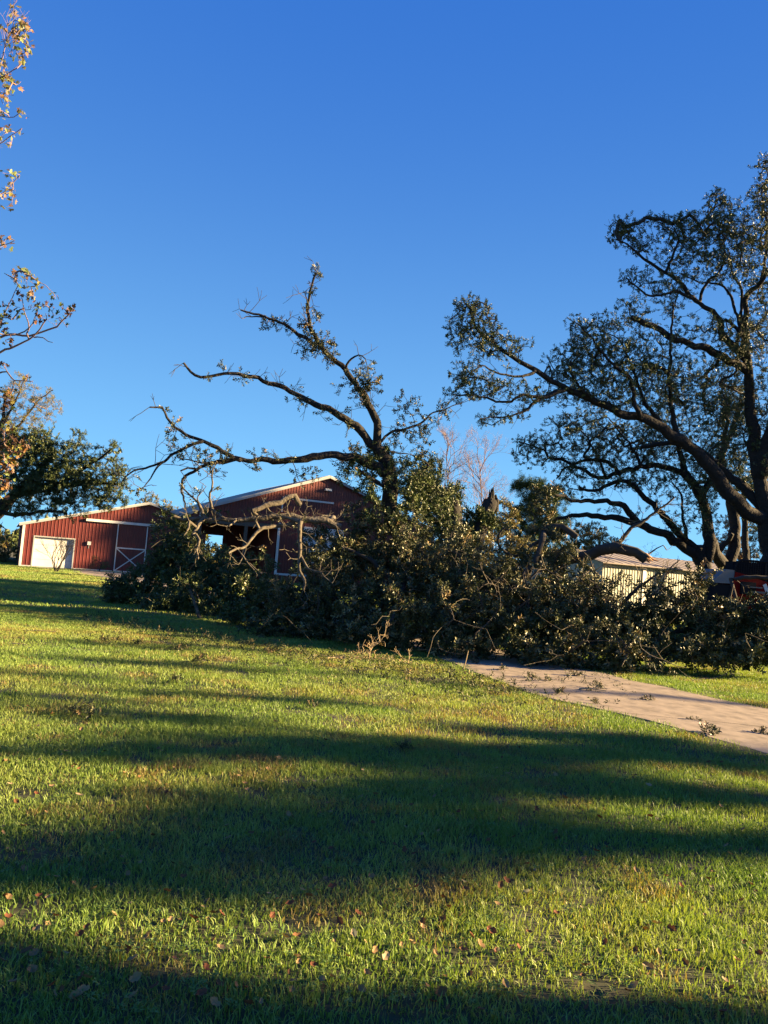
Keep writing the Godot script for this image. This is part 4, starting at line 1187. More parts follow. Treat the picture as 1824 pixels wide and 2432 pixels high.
func build_left_trees() -> void:
	# dark oak over the low barn
	var s := Skel.new()
	limb(s, "trunk", RA, 36, 36, 0.42, 0.3, [-120, 1010, -100, 900, -60, 800, 0, 740, 50, 690], true, 0.6)
	limb(s, "limb", RA, 36, 35.5, 0.28, 0.06, [40, 700, 100, 640, 180, 560, 250, 470, 300, 400])
	limb(s, "limb", RA, 36, 35, 0.2, 0.05, [80, 660, 200, 620, 340, 600, 480, 590, 600, 590, 700, 600])
	limb(s, "limb", RA, 35.5, 35, 0.12, 0.04, [320, 605, 420, 530, 520, 470, 600, 420, 630, 390])
	limb(s, "limb", RA, 36, 36, 0.2, 0.06, [-60, 800, -80, 600, -40, 450, 20, 350])
	limb(s, "limb", RA, 36, 35, 0.12, 0.04, [0, 740, 60, 760, 160, 760, 260, 740, 380, 760])
	many(s, RA, 35.3, [[20, 330, 110, 80, 0.4, 0.9], [110, 340, 100, 80, 0.3, 0.9], [200, 350, 90, 70, 0.2, 0.8], [80, 620, 110, 90, 0.3, 1.1], [60, 440, 100, 110, 0.5, 0.9], [180, 420, 110, 100, 0.2, 1], [260, 360, 90, 90, 0, 0.9], [250, 480, 130, 100, 0, 1.3], [200, 590, 140, 90, 0, 1.4], [360, 470, 110, 100, 0, 1.2], [340, 600, 140, 90, -0.2, 1.4], [440, 350, 60, 60, 0, 0.8], [460, 540, 110, 90, -0.2, 1.3], [520, 440, 60, 60, 0, 0.9], [560, 600, 110, 80, -0.3, 1.2], [620, 420, 50, 60, 0, 0.9], [650, 530, 70, 80, -0.3, 0.9], [680, 640, 60, 70, -0.4, 0.8], [120, 720, 120, 50, 0, 0.8], [300, 700, 130, 60, 0, 1], [480, 690, 120, 50, -0.2, 0.9], [600, 700, 70, 40, -0.3, 0.8], [200, 770, 120, 30, 0, 0.5], [380, 770, 100, 30, 0, 0.5], [-40, 560, 100, 150, 0.5, 1]], 110.0, 5, "oak", 0.9, 1.0, 0.2, 0.1, 1.15)
	var o := thing("oak_tree", "dense dark oak at left leaning out over the low barn's roof", "tree", onground(-40, 1385))
	grown(s, o, "bark", sprig, "bark")
	# bare top of another tree behind it
	s = Skel.new()
	limb(s, "trunk", RA, 46, 46, 0.22, 0.08, [-30, 900, -20, 500, 20, 200, 40, 60])
	limb(s, "limb", RA, 46, 46, 0.1, 0.03, [0, 400, 120, 240, 220, 120, 300, 60])
	limb(s, "limb", RA, 46, 46, 0.1, 0.03, [20, 250, 90, 120, 130, 20])
	many(s, RA, 46, [[60, 100, 80, 80, 0, 0.9], [200, 110, 90, 80, 0, 0.9], [290, 170, 60, 70, 0, 0.8], [120, 20, 60, 60, 0, 0.7], [40, 230, 80, 80, 0, 1], [180, 230, 100, 60, 0, 0.9]], 80.0, 8, "gold", 0.95, 1.0, 0.2, 0.1, 1.2)
	o = thing("thin_tree", "thin leaved grey green tree rising behind the dark left oak", "tree", onground(-12, 1365))
	grown(s, o, "grey_bark", sprig_small, "pink_bark")

	# sycamore close by, its trunk left of the picture
	s = Skel.new()
	limb(s, "trunk", RP, 13.5, 13.5, 0.24, 0.1, [-330, 1560, -320, 1300, -310, 1000, -290, 700, -270, 400, -240, 50, -220, -300], true, 0.5)
	limb(s, "limb", RG, 13.3, 12.6, 0.045, 0.012, [-1850, 1500, -1000, 1250, -300, 1060, 0, 1000, 250, 950, 500, 935, 700, 880, 830, 840, 900, 760, 1000, 660])
	limb(s, "limb", RG, 13.3, 12.6, 0.035, 0.01, [-1200, 1400, -500, 1350, 0, 1230, 200, 1150, 370, 1050, 500, 980, 580, 900, 680, 720])
	limb(s, "branch", RG, 12.7, 12.4, 0.012, 0.005, [500, 990, 620, 1010, 770, 1050])
	limb(s, "branch", RG, 12.8, 12.6, 0.014, 0.006, [390, 930, 420, 760, 340, 600, 350, 450])
	limb(s, "branch", RG, 12.8, 12.6, 0.014, 0.006, [150, 960, 350, 880, 480, 780, 560, 560])
	limb(s, "branch", RG, 12.8, 12.6, 0.012, 0.006, [-100, 900, 60, 640, 180, 440, 270, 260])
	limb(s, "limb", RH, 13.2, 12.6, 0.04, 0.008, [-470, 700, -250, 560, -100, 420, 0, 316, 40, 300, 70, 280])
	limb(s, "branch", RH, 12.8, 12.6, 0.016, 0.006, [-100, 420, -20, 330, 10, 230, 40, 140, 60, 80])
	limb(s, "branch", RH, 12.9, 12.6, 0.014, 0.006, [-200, 560, -60, 480, 0, 470, 60, 470, 90, 455])
	limb(s, "branch", RH, 12.9, 12.6, 0.014, 0.006, [-200, 700, -60, 600, 10, 570, 60, 530, 80, 515])
	limb(s, "branch", RH, 12.9, 12.6, 0.014, 0.006, [-200, 900, -60, 830, 10, 780, 50, 730, 75, 705])
	limb(s, "branch", RH, 12.9, 12.6, 0.012, 0.005, [-150, 1040, -40, 1000, 20, 985, 60, 968])
	limb(s, "limb", RH, 12.9, 12.6, 0.03, 0.008, [-250, 1500, -80, 1520, 20, 1500, 60, 1530, 120, 1540])
	limb(s, "limb", RH, 12.9, 12.6, 0.03, 0.008, [-250, 1700, -80, 1760, 0, 1800, 60, 1830, 110, 1810])
	limb(s, "limb", RH, 12.9, 12.6, 0.03, 0.008, [-250, 1850, -80, 1900, 0, 1960, 30, 1980])
	many(s, RH, 12.6, [[40, 50, 20, 30, 0, 2], [95, 110, 30, 40, 0, 2.4], [50, 150, 55, 50, 0, 1.4], [120, 180, 25, 20, 0, 2], [80, 220, 45, 40, 0, 1.4], [20, 280, 45, 50, 0, 1.5], [70, 330, 30, 40, 0, 0.8], [30, 390, 50, 40, 0, 1.2], [10, 450, 30, 30, 0, 1.2], [85, 455, 15, 15, 0, 2.5], [40, 540, 45, 30, 0, 1.1], [20, 580, 30, 25, 0, 1], [25, 695, 20, 15, 0, 2], [70, 710, 20, 15, 0, 2], [25, 770, 50, 40, 0, 0.9], [40, 830, 30, 15, 0, 1], [35, 970, 35, 15, 0, 1.4], [15, 1000, 20, 15, 0, 1]], 300.0, 2, "sycamore", 1.0, 1.0)
	many(s, RG, 12.6, [[60, 50, 50, 50, 0, 0.5], [250, 50, 70, 70, 0, 1.4], [420, 60, 70, 70, 0, 2.2], [230, 180, 80, 60, 0, 1.3], [560, 210, 50, 60, 0, 2.0], [400, 200, 90, 70, 0, 1], [480, 370, 90, 80, 0, 1.8], [330, 400, 90, 70, 0, 1], [790, 400, 60, 50, 0, 1.6], [100, 500, 90, 80, 0, 1.3], [270, 560, 70, 60, 0, 1.2], [460, 540, 70, 70, 0, 1.5], [650, 520, 90, 70, 0, 0.8], [900, 520, 50, 50, 0, 0.9], [1030, 580, 80, 80, 0, 2.2], [760, 610, 60, 60, 0, 1], [100, 700, 120, 80, 0, 1.7], [640, 670, 60, 40, 0, 1.2], [880, 720, 70, 50, 0, 1.6], [980, 820, 40, 40, 0, 1.6], [510, 750, 70, 50, 0, 1.4], [100, 920, 70, 40, 0, 1.4], [120, 1040, 80, 40, 0, 1.3], [30, 850, 70, 60, 0, 1.4], [180, 1090, 50, 30, 0, 0.8], [60, 1400, 90, 60, 0, 1.2], [350, 1540, 40, 30, 0, 2], [450, 1640, 50, 40, 0, 2.4]], 900.0, 1, "sycamore", 1.0, 1.0)
	many(s, RH, 12.6, [[20, 1620, 60, 60, 0, 1.0], [60, 1800, 60, 40, 0, 1.7], [20, 1850, 50, 50, 0, 1.8], [20, 1740, 40, 40, 0, 1.2], [100, 1795, 20, 20, 0, 2], [20, 1960, 35, 40, 0, 1.6], [10, 1890, 30, 40, 0, 1.4]], 400.0, 2, "sycamore", 1.0, 1.0)
	for q in 90:
		var k := rng.randi() % s.pos.size()
		var e := view.inverse() * (s.pos[k] - EYE)
		var ex := 912.0 + F * e.x / -e.z
		if s.given[k] > 0.0 and s.given[k] < 0.03 and ex > -80.0 and ex < (120.0 if e.y < 5.0 else 40.0):
			fork(s, k, (unit() + Vector3(0.4, 0.5, 0)).normalized(), 0.22, 0.005, 2)
	o = thing("sycamore_tree", "sycamore with brown and green lobed leaves on bare twigs at left edge", "tree", onground(-330, 1560))
	grown(s, o, "pink_bark", lobed, "pink_bark", "leaf", 0.08)

func bush(label: String, called: String, px: float, py: float, d: float, blobs: Array, dens: float, kind: String, size: float, leaf: Mesh, sprigs := 4, category := "bush", bark := "grey_bark") -> void:
	var s := Skel.new()
	var g := at(px, py, d)
	g.y = hgt(g.x, g.z)
	limb3(s, "trunk", PackedVector3Array([g, g + Vector3(0.1, 0.5, 0), at(blobs[0][0], blobs[0][1], d)]), 0.1 if category == "tree" else 0.04, 0.02, false)
	many(s, RP, d, blobs, dens, sprigs, kind, size, 1.0)
	var o := thing(called, label, category, g)
	grown(s, o, bark, leaf, bark)

# bare wood that forks again and again
func fork(s: Skel, from: int, dir: Vector3, l: float, r: float, left: int, wide := 0.5) -> void:
	var p := s.pos[from]
	var path := PackedInt32Array([from])
	var k := from
	for q in 3:
		dir = (dir + unit() * 0.14 + Vector3(0, 0.05, 0)).normalized()
		p += dir * l / 3.0
		k = s.add(p, k, r * (1.0 - 0.1 * q))
		path.append(k)
	s.twigs.append(path)
	if left > 0:
		for q in (3 if rng.randf() < 0.5 else 2):
			fork(s, k, (dir + unit() * wide * 1.2).normalized(), l * rng.randf_range(0.62, 0.9), r * 0.66, left - 1, wide)

func build_background() -> void:
	bush("dark green pine with a rounded top behind the right heap", "pine_tree", 1290, 1390, 55, [[1270, 1160, 50, 30], [1235, 1150, 25, 20], [1300, 1190, 60, 40], [1250, 1220, 50, 40], [1310, 1250, 55, 40], [1240, 1280, 50, 50], [1300, 1320, 60, 50]], 29.9, "pine", 1.5, needles, 7, "tree", "bark")
	bush("gold green tree between the splintered trunk and the pine", "autumn_tree", 1210, 1390, 50, [[1200, 1230, 50, 50], [1180, 1290, 55, 50], [1240, 1320, 60, 50], [1160, 1350, 60, 40], [1150, 1240, 25, 40]], 28.2, "gold", 1.5, sprig, 7, "tree")
	bush("rounded golden green tree left of the cream shed roof", "autumn_tree", 1410, 1395, 58, [[1400, 1270, 50, 40], [1440, 1300, 50, 40], [1370, 1310, 50, 45], [1420, 1345, 65, 40], [1480, 1320, 35, 30]], 26.4, "gold", 1.5, sprig, 7, "tree")
	bush("thin bare topped tree far beyond the cream shed", "bare_tree", 1545, 1400, 75, [[1540, 1310, 25, 30], [1560, 1330, 30, 25], [1520, 1330, 25, 25]], 17.6, "rust", 1.0, sprig_small, 1, "tree")
	bush("orange leaved tree seen between the two right oak trunks", "autumn_tree", 1715, 1410, 70, [[1715, 1290, 35, 40], [1700, 1330, 40, 40], [1740, 1340, 35, 35], [1725, 1250, 25, 30]], 22.9, "rust", 1.4, sprig, 7, "tree")
	bush("green and gold tree seen beyond the thick right trunk", "autumn_tree", 1790, 1410, 75, [[1780, 1290, 35, 45], [1800, 1340, 45, 35], [1760, 1340, 30, 30]], 22.9, "gold", 1.5, sprig, 7, "tree")
	# bare grey trees beyond the snags
	for q in [[1060, 1180, 1390, "leafless grey tree left of the splintered trunk", 1090], [1140, 1170, 1395, "leafless pinkish tree just behind the splintered trunk", 1105]]:
		var s := Skel.new()
		limb(s, "trunk", RP, 52, 52, 0.07, 0.02, [q[0] + 5, q[2], q[0], 1280, q[0] + 4, 1200, q[0], q[4]])
		var grown_to := s.pos.size()
		for k in 18:
			fork(s, grown_to * (k + 14) / 32 if k < 17 else grown_to - 1, (unit() * 0.7 + Vector3(0, 0.75, 0)).normalized(), 0.75, 0.026, 5)
		for k in 60:
			twig(s, at(q[0] + rng.randf_range(-50, 50), rng.randf_range(1210, 1320), 52 + rng.randf_range(-1.2, 1.2)), 2, "rust", 1.0)
		var o := thing("bare_tree", q[3], "tree", at(q[0] + 5, q[2], 52) * Vector3(1, 0, 1))
		s.tip = 0.013
		grown(s, o, "pink_bark", sprig_small, "pink_bark")
	bush("rust and green thicket filling the gap behind the broken trunks", "shrub_thicket", 1090, 1400, 45, [[1050, 1230, 60, 50], [1100, 1290, 70, 60], [1030, 1310, 60, 60], [1150, 1360, 60, 40]], 26.4, "gold", 1.5, sprig, 7, "thicket")
	bush("tree top showing above the low barn's ridge", "green_tree", 360, 1340, 84, [[355, 1190, 28, 22], [370, 1210, 32, 25], [340, 1220, 30, 30], [360, 1240, 40, 30]], 17.6, "gold", 1.5, sprig, 7, "tree")
	bush("small tree top in the notch between both barn roofs", "green_tree", 415, 1340, 86, [[405, 1210, 18, 20], [425, 1225, 22, 20], [410, 1240, 30, 20]], 17.6, "gold", 1.4, sprig, 6, "tree")
	bush("bush seen through the open barn bay", "bush", 510, 1350, 70, [[505, 1330, 16, 14], [520, 1318, 12, 20], [498, 1345, 16, 10]], 26.4, "oak", 1.3, sprig, 7)
	bush("sunlit olive hedge beyond the low barn's left corner", "hedge", 10, 1345, 58, [[0, 1320, 22, 26], [30, 1310, 18, 22], [-30, 1310, 40, 40], [15, 1335, 30, 14]], 35.2, "gold", 1.3, sprig, 7, "hedge")
	bush("faint bare tree above the hedge at the far left", "bare_tree", 15, 1335, 80, [[10, 1270, 25, 25], [-10, 1240, 25, 25], [35, 1280, 12, 20]], 12.3, "rust", 0.8, sprig_small, 1, "tree")
	bush("rounded green shrub against the low barn's wall", "shrub", 236, 1352, 53.5, [[228, 1330, 12, 14], [245, 1338, 16, 12], [225, 1346, 14, 8], [250, 1346, 14, 8]], 88.0, "pine", 0.9, sprig_small, 7)
	# bare shrub before the garage door
	var s := Skel.new()
	var g := at(132, 1360, 47) * Vector3(1, 0, 1)
	for q in 9:
		var root := s.add(g + Vector3(rng.randf_range(-0.12, 0.12), 0, rng.randf_range(-0.12, 0.12)), -1, 0.04)
		fork(s, root, Vector3(rng.randf_range(-0.75, 0.6), 1, rng.randf_range(-0.5, 0.5)).normalized(), 0.75, 0.026, 3, 0.4)
	var o := thing("bare_shrub", "leafless shrub standing in front of the white garage door", "shrub", g)
	s.tip = 0.007
	grown(s, o, "bark", sprig_small, "bark", "leaves")
	# far tree line all round
	var mats := []
	var tint := PackedColorArray()
	for k in 900:
		var x := rng.randf_range(-260, 260)
		var z := -rng.randf_range(170, 260)
		var h := rng.randf_range(2, 7)
		for q in 3:
			mats.append(Transform3D(frame(unit()).scaled(Vector3.ONE * rng.randf_range(9, 14)), Vector3(x + rng.randf_range(-2, 2), h * rng.randf(), z)))
			tint.append(green("oak" if k % 3 else "gold"))
	var fl := scatter("far_woods", make_sprig(40, 0.25, 0.09, 0.05, M.leaf_soft, 1.0), mats, tint, self)
	tag(fl, "low distant line of woods along the horizon", "woods")

# trees standing right of the picture: their loose foliage and limbs throw the long broken shadows across the lawn
func shade_tree(label: String, x: float, z: float, r: float, clumps: Array, lumps: Array, more := 2, size := 1.7) -> void:
	var s := Skel.new()
	var el := tan(deg_to_rad(SUN_EL))
	var az := tan(deg_to_rad(SUN_AZ))
	var g := Vector3(x, 0, z)
	var mid := Vector3.ZERO
	var spots := []
	for c in clumps:                        # [where its shade falls on the lawn as seen in the photograph, half length, half width, twigs]
		var p := onground(c[0], c[1])
		spots.append([Vector3(x, (x - p.x) * el, p.z - (x - p.x) * az), Vector3(1.0, c[2] * el, c[3]), c[4]])
	for c in lumps:
		spots.append([Vector3(x + c[0], c[1], z + c[2]), Vector3(c[3], c[4], c[3]), c[5]])
	var top := 0.0
	for c in spots:
		mid += c[0] / spots.size()
		top = maxf(top, c[0].y)
	limb3(s, "trunk", PackedVector3Array([g - Vector3(0, 0.3, 0), g + Vector3(0, 0.8, 0.0), g.lerp(mid, 0.5) + Vector3(0.2, 0, 0.1), Vector3(mid.x, mid.y * 0.95, mid.z)]), r, r * 0.45, false)
	for c in spots:
		limb3(s, "limb", PackedVector3Array([g.lerp(mid, 0.8), g.lerp(mid, 0.8).lerp(c[0], 0.5) + unit() * 0.3, c[0]]), r * 0.25, 0.03)
	for c in spots:
		var dense: bool = c[1].x != 1.0
		for j in (c[2] * more if dense else c[2]):
			var u := unit() * pow(rng.randf(), 0.5)
			twig(s, c[0] + u * c[1], 4, "oak", size if dense else 1.1)
	for j in 220:                           # the crown goes on above
		var u := unit() * pow(rng.randf(), 0.4)
		twig(s, Vector3(mid.x + u.x * 3.0, top + 5.6 + u.y * 2.4, mid.z + u.z * 3.5), 4, "oak", 1.2)
	var o := thing("live_oak", label, "tree", g)
	grown(s, o, "bark", sprig, "bark")

func build_side_trees() -> void:
	shade_tree("spreading oak right of the lawn whose loose crown shades its middle", 31.0, -8.2, 0.4, [
		[60, 2110, 1.0, 0.18, 18], [300, 2080, 1.0, 0.22, 23], [550, 2040, 1.1, 0.3, 34], [800, 2010, 1.1, 0.36, 43], [1050, 1985, 1.1, 0.36, 43], [1300, 1990, 0.9, 0.26, 26], [1550, 2010, 1.0, 0.2, 21], [1780, 2000, 0.9, 0.2, 18],
		[700, 1930, 1.1, 0.25, 23], [950, 1900, 1.2, 0.3, 30], [1250, 1890, 1.1, 0.22, 18], [1500, 1880, 1.0, 0.22, 21], [1750, 1890, 1.0, 0.25, 23], [450, 1960, 0.8, 0.12, 6],
		[100, 1800, 1.2, 0.2, 17], [350, 1790, 1.1, 0.2, 18], [620, 1780, 1.2, 0.35, 28], [900, 1800, 1.2, 0.45, 40], [1150, 1790, 1.2, 0.5, 48], [1400, 1790, 1.2, 0.5, 45], [1650, 1800, 1.2, 0.5, 43], [1800, 1810, 1.0, 0.4, 34], [1250, 1740, 1.2, 0.25, 21], [1500, 1760, 1.2, 0.3, 28], [1000, 1850, 1.2, 0.3, 18], [1300, 1840, 1.1, 0.3, 21],
		[500, 1730, 1.2, 0.15, 10], [250, 1700, 1.3, 0.25, 18]], [])
	shade_tree("oak right of the near lawn with low loose branches", 17.0, -3.4, 0.32, [
		[-60, 2330, 0.2, 0.05, 12], [-40, 2440, 0.3, 0.06, 20], [300, 2530, 0.5, 0.06, 30], [600, 2540, 0.5, 0.06, 30], [900, 2540, 0.5, 0.06, 30], [1200, 2520, 0.5, 0.06, 30], [1500, 2500, 0.5, 0.06, 25], [1800, 2490, 0.5, 0.06, 25]], [])
	shade_tree("thin oak far right of the drive with a high loose crown", 47.0, -13.0, 0.3, [
		[350, 1575, 1.6, 0.35, 26], [150, 1660, 1.5, 0.2, 22], [450, 1650, 1.5, 0.2, 24], [650, 1660, 1.2, 0.16, 16], [250, 1530, 1.6, 0.3, 26], [500, 1535, 1.6, 0.3, 30], [100, 1600, 1.4, 0.15, 14], [300, 1490, 1.8, 0.5, 36]], [])
	shade_tree("dense oak right of the heaps beside the vehicle", 23.0, -22.0, 0.4, [], [[0, 2.6, 1.2, 2.0, 1.8, 260], [0, 5.0, 0, 2.4, 1.8, 260], [1, 3.0, -2.4, 2.2, 2.2, 300], [1, 6.5, -2, 2.6, 2, 300]])
	shade_tree("dense oak right of the large oaks", 27.0, -29.0, 0.4, [], [[0, 2.6, 1.5, 2.4, 2.0, 300], [0, 5.5, 0, 2.8, 2.2, 300], [1, 3.0, -2.6, 2.4, 2.4, 300], [1, 7.5, -2, 2.8, 2.4, 300], [0, 11, 1, 3.4, 2.6, 300], [1, 10.5, -3.5, 3.4, 2.8, 300]])
	shade_tree("tall dense tree far to the right of the barns", 43.0, -61.7, 0.5, [], [[0, 6, 2, 3.5, 3, 200], [0, 11, 0, 4, 3.5, 280], [0, 15.5, 0.5, 4, 3, 280], [0, 19, 0, 3.2, 2.5, 180]], 3, 2.6)
	shade_tree("second tall dense tree far to the right of the barns", 46.0, -67.5, 0.5, [], [[0, 6, 2, 3.5, 3, 200], [0, 11, 0, 4, 3.5, 280], [0, 16, 0.5, 4, 3, 280], [0, 20, 0, 3.4, 2.5, 200]], 3, 2.6)
	shade_tree("third tall dense tree far to the right of the barns", 48.0, -74.0, 0.5, [], [[0, 6, 0, 3.5, 3, 200], [0, 12, 0, 4, 3.5, 280], [0, 17, 0, 4, 3, 280]], 3, 2.6)

# ---------------------------------------------------------------- small things on the lawn and the drive
func build_debris() -> void:
	# low broad leaved weeds in the lawn
	var ws := []
	var wt := PackedColorArray()
	for k in 260:
		var p := onground(rng.randf_range(-20, 1840), lerpf(1600, 2440, pow(rng.randf(), 0.9)))
		if on_drive(p.x, p.z):
			continue
		for q in 3:
			ws.append(Transform3D(frame((unit() * 0.5 + Vector3(0, 1, 0)).normalized()).scaled(Vector3(1, 0.3, 1) * rng.randf_range(0.22, 0.45)), p + Vector3(rng.randf_range(-0.06, 0.06), 0.025, rng.randf_range(-0.06, 0.06))))
			wt.append(Color(0.06, 0.13, 0.025).lerp(Color(0.13, 0.2, 0.04), rng.randf()))
	tag(scatter("weeds", sprig_small, ws, wt, self), "low broad leaved weeds among the lawn grass", "weeds")
	# leafy sprigs torn off
	var protos := []
	for k in 4:
		var s := Skel.new()
		var l := rng.randf_range(0.25, 0.4)
		limb3(s, "stem", PackedVector3Array([Vector3(-l, 0.01, 0), Vector3(-l * 0.3, 0.015, 0.03), Vector3(l * 0.4, 0.02, -0.02), Vector3(l, 0.02, 0.03)]), 0.007, 0.003, false, 0.1)
		for j in 9:
			twig(s, Vector3(rng.randf_range(-l * 0.5, l), rng.randf_range(0.03, 0.13), rng.randf_range(-0.16, 0.16)), 3, "fallen", 0.75)
		protos.append(s)
	var spots := [[1362, 1607, 1.0, "largest leafy sprig on the drive, in front of the heap"], [1190, 1592, 0.8, "leafy sprig at the drive's left edge nearest the heap"], [1262, 1610, 0.8, "leafy sprig on the drive left of the largest one"], [1300, 1618, 0.7, "small leafy sprig just left of the largest sprig on the drive"], [1330, 1645, 0.9, "flat leafy sprig on the drive left of the pale stick"], [1428, 1640, 0.9, "leafy sprig on the drive right of the pale stick"], [1532, 1665, 0.7, "lone green sprig in the middle of the drive"], [1646, 1712, 0.5, "tiny dark sprig in the sunny lower part of the drive"], [1682, 1748, 1.1, "brownish sprig in the shadow at the drive's lower edge"], [1418, 1673, 0.7, "leafy sprig at the grass edge beside the drive"], [1460, 1600, 1.2, "upright leafy sprig where the drive meets the right lawn"], [1125, 1575, 0.8, "leafy sprig in the shade at the top of the drive"], [960, 1790, 0.75, "dark sprig standing in the shaded lawn below centre"], [410, 1622, 0.9, "dark sprig on the sunny lawn left of centre"], [465, 1577, 1.1, "dark sprig lying on the lawn below the left heap"], [195, 1706, 1.0, "dark sprig in the shadow band on the left lawn"], [330, 1528, 1.0, "leafy sprig on the lawn edge under the left heap"], [250, 1525, 1.0, "leafy sprig farthest left on the lawn below the heap"], [420, 1545, 0.9, "pale sprig on the lawn below the left heap"], [640, 1550, 1.2, "tan upright sprig on the lawn before the tall heap"], [740, 1690, 0.6, "small sprig on the sunny lawn at centre"], [1590, 1612, 1.0, "leafy sprig on the right lawn at the heap's foot"], [1810, 1743, 0.9, "dark sprig at the picture's right edge on the drive"]]
	for k in spots.size():
		var q: Array = spots[k]
		var s: Skel = protos[k % 4]
		var o := thing("leafy_sprig", q[3], "sprig", onground(q[0], q[1]), rng.randf() * TAU, "torn off sprigs")
		o.scale = Vector3.ONE * q[2] * 0.5
		var c := Skel.new()
		c.pos = s.pos
		c.par = s.par
		c.given = s.given
		c.limbs = s.limbs
		c.twigs = s.twigs
		c.leaf_at = s.leaf_at
		c.leaf_tint = s.leaf_tint
		var keep := o.position
		o.position = Vector3.ZERO
		grown(c, o, "grey_bark", sprig, "grey_bark", "leaves")
		o.position = keep + Vector3(0, 0.004 if on_drive(keep.x, keep.z) else 0.035, 0)
	# many more small bits at the foot of the heaps
	var where := []
	var tint := PackedColorArray()
	for k in 1500:
		var px := rng.randf_range(200, 1500)
		var base := lerpf(1460, 1600, clampf((px - 250) / 900.0, 0, 1)) + 10
		var p := onground(px, base + absf(rng.randfn()) * (16.0 + 22.0 * rng.randf()))
		if on_drive(p.x, p.z) and rng.randf() < 0.8:
			continue
		where.append(Transform3D(frame((unit() + Vector3(0, 0.1, 0)).normalized()).scaled(Vector3.ONE * rng.randf_range(0.5, 0.95)), p + Vector3(0, 0.05, 0)))
		tint.append(green("fallen"))
	tag(scatter("leaf_litter", sprig_small, where, tint, self), "loose green leaves strewn along the foot of the heaps", "leaves")
	# dead branch on the lawn in front
	var s := Skel.new()
	limb(s, "stem", RP, 13.6, 13.6, 0.02, 0.008, [800, 1590, 840, 1585, 870, 1580, 905, 1605])
	limb(s, "stem", RP, 13.7, 13.5, 0.016, 0.005, [870, 1580, 880, 1540, 900, 1525, 910, 1505])
	limb(s, "stem", RP, 13.6, 13.4, 0.014, 0.005, [885, 1592, 905, 1605, 940, 1595, 975, 1575])
	var stems := s.pos.size()
	for k in 46:
		fork(s, rng.randi() % stems, (unit() + Vector3(0, 0.35, 0)).normalized(), rng.randf_range(0.08, 0.2), 0.006, 2, 0.7)
	for k in 130:
		var p := at(870 + rng.randfn() * 34, 1580 - absf(rng.randfn()) * 22 + rng.randf_range(-4, 14), 13.6 + rng.randf_range(-0.35, 0.35))
		p.y = maxf(p.y, 0.03)
		twig(s, p, 1 if rng.randf() < 0.45 else 0, "rust", 0.5)
	for k in 60:
		var p := at(rng.randf_range(740, 980), 1597 + rng.randf_range(-12, 8), 13.4 + rng.randf_range(-0.3, 0.3))
		p.y = 0.05
		twig(s, p, 0, "rust")
	var o := thing("dead_branch", "tangle of dead tan twigs lying on the lawn before the heap", "branch", onground(880, 1590))
	grown(s, o, "dead", sprig_small, "dead", "dry_leaves")
	# short sticks
	for q in [[1375, 1641, 0.4, 0.2, "pale stick lying on the drive"], [475, 1470, 0.9, 1.2, "pale stub of branch standing out of the lawn by the left heap"], [1100, 1590, 0.35, 1.4, "thin pale stick upright at the drive's left edge"], [12, 1530, 0.35, 0.1, "orange stick lying on the lawn at the left edge"], [55, 1502, 0.6, 0.05, "long thin pale twig on the lawn at left"]]:
		var k := Skel.new()
		var p := onground(q[0], q[1])
		var dir := Vector3(cos(q[3]), sin(q[3]), 0.15) if q[3] > 0.5 else Vector3(cos(q[3]), 0.03, sin(q[3]))
		if q[0] == 475:
			dir = Vector3(-0.4, 0.8, -0.1)
		limb3(k, "stem", PackedVector3Array([p + Vector3(0, 0.02, 0), p + dir * q[2] * 0.5 + Vector3(0, 0.03, 0.02), p + dir * q[2] + Vector3(0, 0.02, 0)]), 0.05 if q[0] == 475 else 0.012, 0.035 if q[0] == 475 else 0.007, false, 0.2)
		var st := thing("stick", q[4], "stick", p)
		grown(k, st, "dead" if q[0] != 475 else "pale_bark", sprig_small)
	# curled fallen leaves on the near lawn
	var kinds := []
	for k in 5:
		var mb := MB.new()
		var l: float = rng.randf_range(0.035, 0.055)
		for j in 6:
			var a := -l + 2 * l * j / 6.0
			var b := -l + 2 * l * (j + 1) / 6.0
			var wa := l * 0.62 * sqrt(maxf(0.0, 1.0 - pow(a / l, 2.0))) * (1.0 + 0.3 * sin(j * 2.3 + k))
			var wb := l * 0.62 * sqrt(maxf(0.0, 1.0 - pow(b / l, 2.0))) * (1.0 + 0.3 * sin((j + 1) * 2.3 + k))
			var ya := 0.35 * a * a / l
			var yb := 0.35 * b * b / l
			mb.quad(Vector3(a, ya, 0), Vector3(b, yb, 0), Vector3(b, yb + wb * 0.5, -wb), Vector3(a, ya + wa * 0.5, -wa))
			mb.quad(Vector3(a, ya + wa * 0.35, wa), Vector3(b, yb + wb * 0.35, wb), Vector3(b, yb, 0), Vector3(a, ya, 0))
		kinds.append(mb)
	var shades := [[lin(0.2, 0.125, 0.06), "tan"], [lin(0.13, 0.065, 0.028), "brown"], [lin(0.14, 0.05, 0.025), "reddish brown"], [lin(0.24, 0.17, 0.095), "pale buff"]]
	var leaf_mats := []
	for q in shades:
		var lm := plain(q[0], 0.8)
		lm.cull_mode = BaseMaterial3D.CULL_DISABLED
		lm.backlight_enabled = true
		lm.backlight = Color(0.5, 0.5, 0.4)
		leaf_mats.append(lm)
